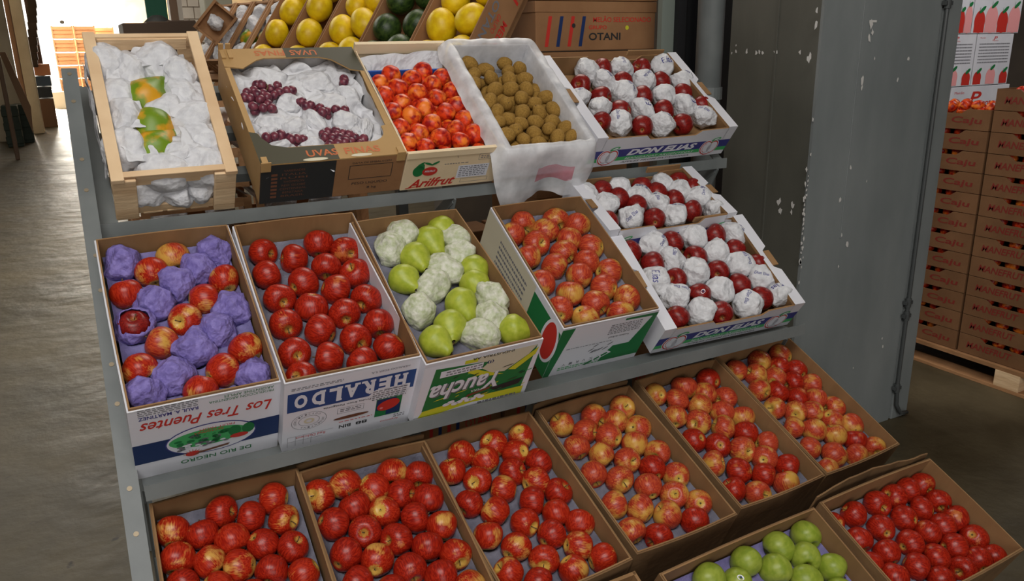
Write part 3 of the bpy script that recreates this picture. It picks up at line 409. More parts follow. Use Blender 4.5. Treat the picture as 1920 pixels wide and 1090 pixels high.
# ---- column with its conduit
CX0, CX1, CY0, CY1 = 2.41, 3.185, 2.09, 2.545
col = empty('painted_column', (CX0, CY0, 0))
tag(col, 'broad grey-blue painted steel column with chipped paint, right of the fruit stand', 'column')
mb = MB(); mb.box((0, 0, 0), (.655, .012, 4.5)); build(mb, 'front_face', M['colpaint'], col)
mb = MB(); mb.box((0, .012, 0), (.012, CY1-CY0, 4.5)); build(mb, 'side_face', M['colshade'], col)
mb = MB(); mb.box((-.003, .205, 0), (.003, .213, 4.5)); build(mb, 'seam', M['colshade'], col)
mb = MB(); mb.box((.012, .013, 0), (.70, CY1-CY0, 4.5)); build(mb, 'core', M['colpaint'], col)
mb = MB(); mb.box((.668, -.006, 0), (CX1-CX0, .03, 4.5)); mb.box((.655, .004, 0), (.668, .012, 4.5)); mb.box((.70, .03, 0), (CX1-CX0, .42, 4.5)); build(mb, 'edge_flange', M['colpaint'], col, bevel=.004)
mb = MB(); mb.box((.33, -.004, 1.9), (.345, .0, 4.5)); mb.box((.205, -.003, .9), (.21, 0, 4.5)); build(mb, 'fold_line', M['colpaint'], col, bevel=.002)
rn = random.Random(5)
mb = MB()
def chip(mb, c, r, n=9, nrm=(0, -1, 0)):
    c = Vector(c); pts = []
    for i in range(n):
        a = 2*pi*i/n; k = rn.uniform(.5, 1.1); u = r*k*cos(a); v = r*k*sin(a)*rn.uniform(1, 2.2)
        pts.append(c+(Vector((u, 0, v)) if nrm[1] else Vector((0, u, v))))
    mb.face(pts)
def colpt(px, py): p = at(px, py, CY0-.002); return (p.x-CX0, -.0022, p.z)
for px, py, r in ((1517, 110, .012), (1530, 45, .01), (1531, 20, .008), (1524, 225, .006), (1633, 45, .012), (1636, 60, .008), (1630, 72, .010), (1703, 110, .007), (1683, 150, .006), (1617, 150, .010), (1616, 165, .006),
    (1588, 458, .012), (1578, 440, .006), (1595, 315, .006), (1640, 110, .004), (1625, 340, .004), (1575, 375, .008), (1572, 500, .005), (1655, 650, .006), (1654, 635, .005), (1600, 690, .004), (1520, 290, .005), (1510, 345, .007), (1508, 372, .009), (1506, 400, .006), (1500, 490, .011), (1498, 530, .006), (1512, 318, .006)):
    chip(mb, colpt(px, py), r)
for i in range(20):
    p = colpt(1514-rn.uniform(-2, 3)-i*.6, 330+i*9); chip(mb, p, rn.uniform(.003, .007))
p = colpt(1637, 40); mb.box((p[0]-.02, -.0024, p[2]-.004), (p[0]+.02, -.002, p[2]+.004))
def sidept(px, py): p = atx(px, py, CX0-.002); return (-.0022, p.y-CY0, p.z)
for px in (1372, 1380, 1400, 1418, 1424, 1430, 1452, 1456, 1500): chip(mb, sidept(px, 98+rn.uniform(-2, 2)), rn.uniform(.004, .008), nrm=(1, 0, 0))
for px, py, r in ((1460, 380, .012), (1463, 395, .010), (1486, 385, .010), (1484, 398, .007), (1380, 85, .004)): chip(mb, sidept(px, py), r, nrm=(1, 0, 0))
build(mb, 'paint_chip', M['chip'], col)
cond = empty('conduit', (CX0+.666, CY0-.012, 0)); tag(cond, 'thin grey vertical conduit running down the column to the floor', 'conduit')
mb = MB(); mb.tube([(0, -.004, 4.4), (0, -.004, 1.0), (-.002, -.006, .62), (-.002, -.006, .18), (.004, -.01, .08), (.03, -.016, .035), (.075, -.018, .03)], .0085, 10)
M['conduit'] = flat('dark_grey_conduit', (.055, .060, .060), .5)
build(mb, 'pipe', M['conduit'], cond, smooth=True)
for z in (1.78, .56, .5, .16):
    mb = MB(); mb.box((-.022, -.012, z-.008), (.022, .006, z+.008)); mb.tube([(0, -.004, z-.02), (0, -.004, z+.02)], .013, 10); build(mb, 'bracket', M['conduit'], cond, bevel=.001)
# ---- pipe and dark doorway behind the column's left face
pp = empty('drain_pipe', (2.405, 2.66, 0)); tag(pp, 'shiny grey painted drain pipe standing behind the column', 'pipe')
mb = MB(); mb.tube([(0, 0, 0), (0, 0, 4.5)], .055, 24); build(mb, 'pipe', M['steel'], pp, smooth=True)
mb = MB()
for z in (1.42,): mb.tube([(0, 0, z), (0, 0, z+.05)], .062, 24)
build(mb, 'collar', M['steel'], pp)
blk = flat('black_door_paint', (.012, .012, .014), .5)
d1 = empty('door_1', (2.47, 2.95, 0)); structure(d1)
mb = MB(); mb.box((0, 0, 0), (.40, .04, 3.4)); build(mb, 'door_leaf', blk, d1)
mb = MB(); mb.box((-.01, -.02, 0), (.035, .0, 3.4)); mb.box((.10, -.02, 0), (.13, 0, 3.4)); build(mb, 'door_frame', blk, d1)
wall('wall_recess', (2.40, 2.97, 0), (2.47, 3.0, 4.5), flat('pale_green_wall', (.20, .23, .20), .7))

# ---------------------------------------------------------------- the steel display stand
def shelf_y(a, b, s): return (a[0]+(b[0]-a[0])*s, a[1]+(b[1]-a[1])*s)
st = empty('fruit_display_stand', (0, 1.8, 0)); tag(st, 'grey angle-iron stepped display stand carrying the sloping rows of fruit boxes', 'display stand')
def spart(mb, name, **k):
    o = build(mb, name, M['steel'], st, **k); o.location = (0, -1.8, 0); return o
# slanting front upright on the left (an angle iron), with its bolts
def onslope(px, py):
    v = RX*((px-960)/FPX) + DX*((py-545)/FPX) + FX; m = Vector((0, -.985, 1)); p0 = Vector((0, 1.705, .772-EYE)); return v*(m.dot(p0)/m.dot(v))+Vector((0, 0, EYE))
pa, pb = onslope(268, 1090), onslope(129, 129); pd = (pb-pa); plen = pd.length; pd.normalize(); px_ = Vector((1, 0, 0)); px_ = (px_-pd*px_.dot(pd)).normalized(); nrm = px_.cross(pd)
fr = Matrix(((px_.x, pd.x, nrm.x, pa.x), (px_.y, pd.y, nrm.y, pa.y), (px_.z, pd.z, nrm.z, pa.z), (0, 0, 0, 1)))
mb = MB(); mb.box((-.019, -.45, -.002), (.019, plen, .002), 0, fr); mb.box((.015, -.45, -.036), (.019, plen, -.002), 0, fr)
spart(mb, 'slanting_post')
for i in range(20):
    s = -.1+i*.098
    if i % 3 != 1:
        mb = MB(); mb.tube([fr @ Vector((0, s, .001)), fr @ Vector((0, s, .0035))], .0055, 10); o = build(mb, 'bolt_head', M['steeledge'], st); o.location = (0, -1.8, 0)
SH = {1: ((2.235, 1.24), (2.66, 1.555)), 2: ((1.655, .797), (2.20, 1.002)), 3: ((1.335, .325), (1.79, .53))}
X1 = {1: 2.13, 2: 1.95, 3: 2.04}
FH = {1: (.036, .03), 2: (.035, .12), 3: (.036, .03)}
for k, ((y0, z0), (y1, z1)) in SH.items():
    mb = MB(); mb.box((.030, y0-.004, z0-FH[k][0]), (X1[k], y0, z0)); mb.box((.030, y0, z0-FH[k][0]), (X1[k], y0+FH[k][1], z0-FH[k][0]+.003)); spart(mb, 'front_rail')
    t = math.atan2(z1-z0, y1-y0); y0_, z0_ = (y0+.006, z0-.012) if k != 2 else (1.745, .738); t = math.atan2(z1-z0_-.012, y1-y0_); y0, z0 = y0_, z0_
    for xx in (.030, X1[k]-.045):
        mb = MB(); fr2 = Matrix(((1, 0, 0, xx), (0, cos(t), -sin(t), y0), (0, sin(t), cos(t), z0), (0, 0, 0, 1)))
        L = math.hypot(y1-y0, z1-z0)+.02
        mb.box((0, 0, -.004), (.055 if xx < .1 else .04, L, 0), 0, fr2); spart(mb, 'side_rail')
    for s in (.34, .66, 1.0):
        y = y0+(y1-y0)*s; z = z0+(z1-z0)*s-.026
        mb = MB(); fr3 = Matrix(((1, 0, 0, 0), (0, cos(t), -sin(t), y), (0, sin(t), cos(t), z), (0, 0, 0, 1)))
        mb.box((.032, 0, -.004), (X1[k], .032, 0), 0, fr3); mb.box((.032, .0, -.032), (X1[k], .004, -.004), 0, fr3); spart(mb, 'cross_bar')
for xx in (.032, 1.02, 2.06):
    mb = MB(); mb.box((xx, 2.715, 0), (xx+.035, 2.72, 1.56)); mb.box((xx, 2.72, 0), (xx+.004, 2.75, 1.56)); spart(mb, 'rear_post')
for xx in (1.02, 2.085):
    mb = MB(); mb.bar((xx, 2.245, 1.204), (xx, 2.70, .93), .036, .01, (1, 0, 0)); mb.bar((xx, 2.24, 1.21), (xx, 2.46, .80), .035, .006, (1, 0, 0)); spart(mb, 'brace')
for xx in (.03, 1.02, 1.98):
    mb = MB(); mb.bar((xx, 1.76, .715), (xx, 2.10, 0.01), .035, .005, (1, 0, 0)); spart(mb, 'brace')
    mb = MB(); mb.bar((xx, 1.35, .288), (xx, 1.62, 0.01), .035, .005, (1, 0, 0)); spart(mb, 'brace')
# low stand that carries the lowest row
ls = empty('low_crate_stand', (.4, 1.0, 0)); tag(ls, 'low grey steel frame under the lowest row of apple cartons', 'stand')
def lpart(mb, name):
    o = build(mb, name, M['steel'], ls); o.location = (-.4, -1.0, 0); return o
mb = MB(); mb.box((.4, .990, .155), (1.98, .995, .19)); mb.box((.4, 1.27, .27), (1.98, 1.275, .305)); lpart(mb, 'rail')
for xx in (.42, 1.2, 1.94):
    mb = MB(); mb.bar((xx, .99, .172), (xx, 1.275, .29), .03, .005, (0, 0, 1)); lpart(mb, 'cross_bar')
    for yy, zz in ((.992, .16), (1.272, .28)):
        mb = MB(); mb.box((xx-.015, yy-.002, 0), (xx+.015, yy+.003, zz)); lpart(mb, 'leg')

# ---------------------------------------------------------------- fruit
def recalc(me):
    bm = bmesh.new(); bm.from_mesh(me); bmesh.ops.remove_doubles(bm, verts=bm.verts, dist=1e-5); bmesh.ops.recalc_face_normals(bm, faces=bm.faces); bm.to_mesh(me); bm.free(); me.update(); return me
HOLD = []
def proto(o):
    HOLD.append(o); return o
def apple_proto(mat, seed, long=.90, taper=.10):
    rn = random.Random(seed); ph = rn.uniform(0, 6); sq = rn.uniform(.94, 1.02); lob = rn.uniform(.012, .035); lean = rn.uniform(-.08, .08)
    mb = MB(); prof = []
    for i in range(25):
        a = pi*i/24; r = sin(a)**.86*(1+taper*cos(a)*-1*-1); z = cos(a)*long
        z -= .34*math.exp(-(r/.26)**2)*(1 if a < pi/2 else 0); z += .20*math.exp(-(r/.24)**2)*(1 if a > pi/2 else 0)
        prof.append((max(r, .0001), z))
    def fn(v, a):
        k = max(0, -v.z); s = 1+lob*cos(5*a+ph)*(.35+k)+.02*cos(2*a+ph*2)
        return Vector((v.x*s*sq+lean*v.z, v.y*s/sq, v.z+.03*cos(a+ph)*math.hypot(v.x, v.y)))
    mb.lathe(prof, 28, 0, fn)
    me = recalc(mb.mesh('apple', [mat], True))
    o = link('apple', me)
    zt = long-.34; mb = MB(); b = rn.uniform(-.25, .25)
    mb.tube([(0, 0, zt-.04), (b*.2, .02, zt+.15), (b*.6, .05, zt+.30), (b, .09, zt+.42)], [.035, .03, .03, .05], 7); build(mb, 'stem', M['stem'], o, True)
    mb = MB(); zb = -long+.20
    for i in range(5):
        a = i*2*pi/5; c, s_ = cos(a), sin(a)
        mb.face([(-.05*s_, .05*c, zb), (.05*s_, -.05*c, zb), (.10*c, .10*s_, zb-.09)])
    mb.tube([(0, 0, zb+.03), (0, 0, zb-.02)], .06, 8); build(mb, 'calyx', M['calyx'], o)
    return o
def lathe_proto(name, mat, prof, bend=None, stem=None, n=24, scale=(1, 1, 1), seed=0, bump=0):
    rn = random.Random(seed); of = Vector((rn.uniform(0, 9), rn.uniform(0, 9), rn.uniform(0, 9)))
    mb = MB()
    def fn(v, a):
        v = Vector((v.x*scale[0], v.y*scale[1], v.z*scale[2]))
        if bump: v *= 1+bump*noise.noise(v*1.4+of)
        if bend: v.x += bend*max(0, v.z)**2
        return v
    mb.lathe(prof, n, 0, fn); o = link(name, recalc(mb.mesh(name, [mat], True)))
    if stem:
        z, l, r = stem; mb = MB(); bx = bend*max(0, z)**2 if bend else 0
        mb.tube([(bx, 0, z-.08), (bx+.02, 0, z+l*.5), (bx+.1, .04, z+l)], [r, r*.8, r*1.2], 7); build(mb, 'stem', M['stem'], o, True)
    return o
def ell_prof(a, n=16, e=1.0): return [(max(.0001, sin(pi*i/n)**e), cos(pi*i/n)*a) for i in range(n+1)]
pearprof = []
for i in range(25):
    t = i/24; z = -1.0+2.35*t
    if z < .1: r = math.sqrt(max(0, 1-((z-.05)/1.06)**2))
    else: r = 1.0*(1-.62*min(1, ((z-.1)/1.05))**1.25)
    if z > 1.15: r *= math.sqrt(max(0, 1-((z-1.15)/.21)**2))
    pearprof.append((max(r, .0001), z))
def wrap_proto(name, mat, seed, elong=(1, 1, 1), amp=.07, facets=34, sub=4, tuft=True, ink=None, words=None):
    rn = random.Random(seed)
    dirs = []
    for i in range(facets):
        v = Vector((rn.gauss(0, 1), rn.gauss(0, 1), rn.gauss(0, 1))).normalized(); dirs.append((v, rn.uniform(.84, 1.02)))
    of = Vector((rn.uniform(0, 50), rn.uniform(0, 50), rn.uniform(0, 50)))
    td = Vector((rn.uniform(-1, 1), rn.uniform(-1, 1), rn.uniform(-.2, .3))).normalized()
    bm = bmesh.new(); bmesh.ops.create_icosphere(bm, subdivisions=sub, radius=1)
    for v in bm.verts:
        n = v.co.normalized(); r = min(a/max(.05, n.dot(d)) for d, a in dirs if n.dot(d) > .05); r = min(r, 1.10)
        k = noise.noise(n*2.3+of); k2 = (1-abs(noise.noise(n*3.2+of))*2)**3; k3 = 1-abs(noise.noise(n*9+of))*2
        r *= 1+amp*k+amp*.5*(k2-.5)+amp*.15*(k3-.5)
        if tuft:
            q = n.dot(td)
            if q > .86: r *= 1+.24*((q-.86)/.14)**.7*(.7+.6*noise.noise(n*22+of))
        v.co = Vector((n.x*r*elong[0], n.y*r*elong[1], n.z*r*elong[2]))
    bm.normal_update(); me = bpy.data.meshes.new(name); bm.to_mesh(me)
    tree = BVHTree.FromBMesh(bm); bm.free(); me.materials.append(mat)
    me.polygons.foreach_set('use_smooth', [True]*len(me.polygons)); o = link(name, me)
    if words:
        vs, fs = glyphs(words, .01, .2); xs = [v.x for v in vs]; ys = [v.y for v in vs]; w = max(xs)-min(xs); cxm = (max(xs)+min(xs))/2; cym = (max(ys)+min(ys))/2
        mb = MB(); a0 = rn.uniform(-.6, .6); oy = rn.uniform(-.35, .2)
        for v in vs:
            u = (v.x-cxm)/w*1.15; q = (v.y-cym)/w*1.5+oy; x = u*cos(a0)-q*sin(a0); y = u*sin(a0)+q*cos(a0)
            d = Vector((x, y, 1.0)).normalized(); h = tree.ray_cast(d*3, -d)
            mb.v.append(tuple(h[0]+d*.012) if h[0] else tuple(d))
        for f in fs: mb.f.append(f); mb.m.append(0)
        build(mb, 'printed_lettering', M[ink], o)
    return o

P = {}
P['red'] = [apple_proto(M['red'], i) for i in range(4)]
P['dark'] = [apple_proto(M['dark'], 10+i, .98, .14) for i in range(3)]
P['redyel'] = [apple_proto(M['redyel'], 20+i, .93) for i in range(4)]
P['gala'] = [apple_proto(M['gala'], 30+i, .93) for i in range(4)]
P['green'] = [apple_proto(M['green'], 40+i, .92) for i in range(3)]
P['nect'] = [lathe_proto('nectarine', M['nect'], ell_prof(.97), None, None, 24, (1, 1-.04*i, 1), i, .12) for i in range(3)]
P['kiwi'] = [lathe_proto('kiwi', M['kiwi'], ell_prof(1.22, 14), None, (1.16, .05, .07), 18, (1, .93, 1), i, .08) for i in range(3)]
P['pear'] = [lathe_proto('pear', M['pear'], pearprof, .12*(i-1), (1.33, .3, .05), 24, (1, 1, 1), i, .07) for i in range(3)]
P['pearwrap'] = [wrap_proto('wrapped_pear', M['pearwrap'], 60+i, (1, 1, 1.32), .05, 14) for i in range(3)]
P['purple'] = [wrap_proto('violet_wrapped_apple', M['purple'], 70+i, (1, 1, 1), .10, 40) for i in range(4)]
def open_wrap():
    o = wrap_proto('opened_violet_wrap', M['purple'], 71, (1.02, 1.02, 1.02), .10, 30, 4, False)
    bm = bmesh.new(); bm.from_mesh(o.data); bmesh.ops.delete(bm, geom=[v for v in bm.verts if v.co.z > .60 and math.hypot(v.co.x, v.co.y) < .70], context='VERTS'); bm.to_mesh(o.data); bm.free()
    md = o.modifiers.new('thickness', 'SOLIDIFY'); md.thickness = .05; return o
P['open'] = [open_wrap()]
P['white'] = [wrap_proto('white_wrapped_apple', M['white'], 80+i, (1, 1, 1), .06, 36, ink='violetblue', words=[None, 'Don Elias', 'Don Elias', None, 'Elias'][i]) for i in range(5)]
P['papaya'] = [lathe_proto('papaya', M['papaya'], [(r, z*1.1) for r, z in pearprof], 0, (1.45, .12, .09), 24, (1, 1, 1), i, .05) for i in range(2)]
P['papwrap'] = [wrap_proto('paper_wrapped_papaya', M['sheetw'], 90+i, (1, 1, 1.35), .09, 12, 4) for i in range(5)]

ORD = ['first', 'second', 'third', 'fourth', 'fifth', 'sixth', 'seventh', 'eighth', 'ninth', 'tenth']
used = set()
def dup(o, loc, rot, sc_, name=None):
    c = o.copy(); COL.objects.link(c); c.parent = None; c.location = loc; c.rotation_mode = 'QUATERNION'; c.rotation_quaternion = rot
    c.scale = sc_ if isinstance(sc_, (tuple, Vector)) else (sc_, sc_, sc_)
    if name: c.name = name
    for ch in o.children:
        k = ch.copy(); COL.objects.link(k); k.parent = c
    return c
def frame(key):
    o, yaw, t, W, L, h = BOXES[key]
    return Matrix.Translation(o) @ Matrix.Rotation(yaw, 4, 'Z') @ Matrix.Rotation(t, 4, 'X')
def rows_of(items, kinds):
    idx = [i for i, it in enumerate(items) if it[4] in kinds]; idx.sort(key=lambda i: -items[i][1]); rows = []
    for i in idx:
        if rows and items[rows[-1][0]][1]-items[i][1] < items[i][3]*1.15: rows[-1].append(i)
        else: rows.append([i])
    out = {}
    for r, row in enumerate(rows):
        row.sort(key=lambda i: items[i][0])
        for c, i in enumerate(row):
            rt = 'back row' if r == 0 else ('front row' if r == len(rows)-1 else ORD[r]+' row from back')
            ct = 'only one' if len(row) == 1 else ('leftmost' if c == 0 else ('rightmost' if c == len(row)-1 else ORD[c]+' from left'))
            out[i] = (rt, ct)
    return out
def put_fruit(key, styles, seed=1):
    """styles: kind -> (protos, name, adjective+noun, where, category, group)"""
    F = frame(key); items = ITEMS[key]; rn = random.Random(seed); R3 = F.to_3x3(); made = {}
    for kind, (protos, name, what, where, cat, group) in styles.items():
        pos = rows_of(items, (kind,))
        for i, it in enumerate(items):
            if it[4] != kind: continue
            u, v, z, r = it[:4]; p = protos[rn.randrange(len(protos))]
            if kind in ('a', 'n'):
                az = rn.uniform(-pi, pi) if rn.random() < .45 else rn.gauss(-pi/2, .9); el = rn.gauss(.05, .45); d = Vector((cos(az)*cos(el), sin(az)*cos(el), sin(el)))
                if rn.random() < .5: d = -d
            elif kind == 'k': a = rn.uniform(0, 2*pi); d = Vector((cos(a), sin(a), rn.uniform(-.2, 1.2))).normalized()
            elif kind in ('p', 'q', 'y', 'z'): a = it[5]; d = Vector((cos(a), sin(a), .12)).normalized()
            else: d = Vector((rn.gauss(0, .35), rn.gauss(0, .35), 1)).normalized()
            q = (R3 @ d).to_track_quat('Z', 'Y')
            if kind == 'w': q = R3.to_quaternion() @ d.to_track_quat('Z', 'Y')
            from_z = Matrix.Rotation(rn.uniform(0, 2*pi) if kind != 'w' else rn.uniform(-.7, .7), 3, 'Z').to_quaternion()
            s = r/ {'a': .95, 'k': .98, 'n': .92, 'p': .88, 'q': .93, 'y': .80, 'z': .90, 'w': .95}.get(kind, 1.0)
            o = dup(p, F @ Vector((u, v, z)), q @ from_z, s, name)
            rt, ct = pos[i]; lab = '%s in %s, %s, %s' % (what, where, rt, ct)
            if lab in used: print('DUPLABEL', lab)
            if len(lab.split()) > 16: print('LONG', lab)
            used.add(lab); tag(o, lab, cat, group); made[i] = o
    return made
def sticker(o, up):
    """small round label stuck on a fruit, on the side facing `up`"""
    inv = o.matrix_basis.inverted(); d = (inv.to_3x3() @ up).normalized(); bm = bmesh.new(); bm.from_mesh(o.data); t_ = BVHTree.FromBMesh(bm); bm.free()
    x = d.cross(Vector((.3, .5, .8))).normalized(); y = d.cross(x); mb = MB(); pts = []
    for k in range(14):
        q = (d+x*.17*cos(2*pi*k/14)+y*.23*sin(2*pi*k/14)).normalized(); h = t_.ray_cast(q*3, -q); pts.append((h[0] if h[0] else q)*1.012)
    mb.face(pts); s_ = build(mb, 'sticker', M['wink'], o); q = t_.ray_cast(d*3, -d)[0]*1.03; mb = MB(); mb.face([q+x*.07*cos(2*pi*k/10)+y*.08*sin(2*pi*k/10) for k in range(10)]); build(mb, 'sticker_mark', M['navy'], s_)

# ---------------------------------------------------------------- cartons
def PFRONT(h): return Matrix(((1, 0, 0, 0), (0, 0, -1, 0), (0, 1, 0, -h), (0, 0, 0, 1)))
def PLEFT(L, h): return Matrix(((0, 0, -1, 0), (-1, 0, 0, L), (0, 1, 0, -h), (0, 0, 0, 1)))
def root_for(key, name, label, cat='carton', group=None):
    F = frame(key); o = empty(name); o.matrix_world = F; tag(o, label, cat, group); return o
def carton(key, name, label, outer, h=None, group=None, printer=None, leftprint=None, bow=.004, inner='cb', flap=False):
    o0, yaw, t, W, L, hh = BOXES[key]; h = h or hh
    c = root_for(key, name, label, 'carton', group); T = .0035; G = .0036
    def two(name_, mk):
        mb = MB(); mk(mb, 0, -.006 if outer == 'cbwhite' else -.0025, 0); mk(mb, G, 0, 1); return build(mb, name_, [M[outer], M[inner]], c)
    fb = 0 if printer else -bow
    fp = two('front_panel', lambda mb, g, dz, mi: slab(mb, (g, g, -h), (W-g, g+T, dz), fb, 'x', 10, mi))
    two('back_panel', lambda mb, g, dz, mi: slab(mb, (g, L-g-T, -h), (W-g, L-g, dz), bow, 'x', 10, mi))
    sp = two('side_panel', lambda mb, g, dz, mi: slab(mb, (g, T+g, -h), (g+T, L-T-g, dz), 0 if leftprint else -bow*.6, 'y', 10, mi))
    two('side_panel', lambda mb, g, dz, mi: slab(mb, (W-g-T, T+g, -h), (W-g, L-T-g, dz), bow*.6, 'y', 10, mi))
    mb = MB(); mb.box((T, T, -h), (W-T, L-T, -h+.004)); build(mb, 'bottom_panel', M[inner], c)
    # raw cut edges round the rim
    e = .0006
    mb = MB(); mb.box((-e, -e, -.0005), (W+e, G+T+.0005, .0008)); mb.box((-e, G+T, -.0005), (G+T, L, .0008)); mb.box((W-G-T, G+T, -.0005), (W+e, L, .0008)); mb.box((-e, L-G-T, -.0005), (W+e, L+e, .0008))
    if not bow: build(mb, 'cut_rim', M[inner], c)
    if flap:
        mb = MB(); n = 14
        for i in range(n):
            a = W*(.0+1.0*i/n); b = W*(.0+1.0*(i+1)/n); f = lambda t_: .012*sin(pi*min(1, t_*1.25))+.003*noise.noise(Vector((t_*9, 1, 2)))
            for (z0, z1) in ((-.05, None),):
                mb.face([(a, L+.008+f(i/n), -.05), (b, L+.008+f((i+1)/n), -.05), (b, L+.010+f((i+1)/n), .004+.01*sin(pi*(i+1)/n)), (a, L+.010+f(i/n), .004+.01*sin(pi*i/n))])
        ob = build(mb, 'outer_flap', M[outer], c); md = ob.modifiers.new('thick', 'SOLIDIFY'); md.thickness = .004
    if printer:
        pr_ = Print(PFRONT(h)); printer(pr_, W, h); pr_.done(fp)
    if leftprint:
        pr_ = Print(PLEFT(L, h)); leftprint(pr_, L, h); pr_.done(sp)
    return c
def tray_sheet(key, mat, label, dep, name='moulded_pulp_tray', drop=.015, inset=.011, edge=.012, group=None, cup=True):
    o0, yaw, t, W, L, h = BOXES[key]; items = ITEMS.get(key, [])
    nx, ny = int(W/.0075), int(L/.0075); mb = MB(); rn = random.Random(len(label))
    for j in range(ny+1):
        for i in range(nx+1):
            x = inset+(W-2*inset)*i/nx; y = inset+(L-2*inset)*j/ny; z = -dep-drop+.002*noise.noise(Vector((x*30, y*30, len(label))))
            if cup:
                for u, v, w_, r in (it[:4] for it in items):
                    d = math.hypot(x-u, y-v)
                    if d < r*1.02: z = min(z, w_-math.sqrt(max(0, (r*1.03)**2-d*d))-.0015)
            ed = min(x-inset, W-inset-x, y-inset, L-inset-y)
            if ed < .016: z += edge*(1-ed/.016)**1.5
            mb.v.append((x, y, max(z, -h+.01)))
    for j in range(ny):
        for i in range(nx):
            a = j*(nx+1)+i; mb.f.append((a, a+1, a+nx+2, a+nx+1)); mb.m.append(0)
    ob = build(mb, name, M[mat], None, True); ob.matrix_world = frame(key); tag(ob, label, 'tray', group)
    return ob
# ---------------------------------------------------------------- middle shelf, printed cartons
def pr_bridges(p, W, h):
    p.rect('wink', 0, 0, W, h-.012, 0)
    p.rect('navy', 0, .055, W, .125, 1)
    p.text('rink', 'Los Tres Puentes', W*.50, .178, W*.88, .034, 2, True, -.03, .012, .35)
    p.text('gink', 'PRODUCCION ARGENTINA', W*.73, .222, W*.44, .008, 2, True); p.text('gink', 'ARGENTINE APPLES', W*.78, .233, W*.34, .008, 2, True)
    p.text('violetblue', 'RAUL A. MARTINEZ', W*.25, .214, W*.38, .011, 2, True, 0, .02); p.fine('gyink', W*.06, .222, W*.44, .245, 4, 2, 2)
    p.text('gink', 'DE RIO NEGRO', W*.55, .028, W*.50, .013, 2, True, 0, .01)
    a, b = W*.52, .098
    p.ell('violetblue', a, b, W*.315, .053, 2, -.05); p.ell('wink', a, b, W*.305, .050, 3, -.05)
    p.ell('lgink', a-W*.02, b+.006, W*.27, .030, 4, -.02); 
    rn = random.Random(2)
    for i in range(26): p.ell(rn.choice(['gink', 'gink', 'gyink', 'lgink']), a+rn.uniform(-.25, .12)*W, b+rn.uniform(-.016, .022), rn.uniform(.006, .014), rn.uniform(.003, .007), 5)
    for i in range(24): p.ell(rn.choice(['gyink', 'wink']), a+rn.uniform(-.26, .10)*W, b-.016+rn.uniform(-.008, .008), .006, .003, 6)
    for k in (.16, .255): p.ell('gink', a+W*k, b+.008, .0135, .018, 6)
    p.text('rink', 'FRUIT FROM', a+W*.04, b+.036, W*.24, .007, 6, True); p.text('rink', 'PATAGONIA', a-W*.02, b+.027, W*.2, .007, 6, True)
    p.ell('rink', a+W*.19, b-.012, W*.065, .008, 7)
    p.ell('rink', a-W*.135, b-.044, W*.05, .009, 7)
    for i in range(9):
        an = pi*i/8; p.line('oink', (a-W*.135+cos(an)*.013, b-.044+sin(an)*.009), (a-W*.135+cos(an)*.02, b-.044+sin(an)*.016), .0012, 7)
    p.poly('tape', [(a-W*.13, b-.049), (a+W*.11, b-.040), (a+W*.125, b-.033), (a-W*.09, b-.041)], 8)
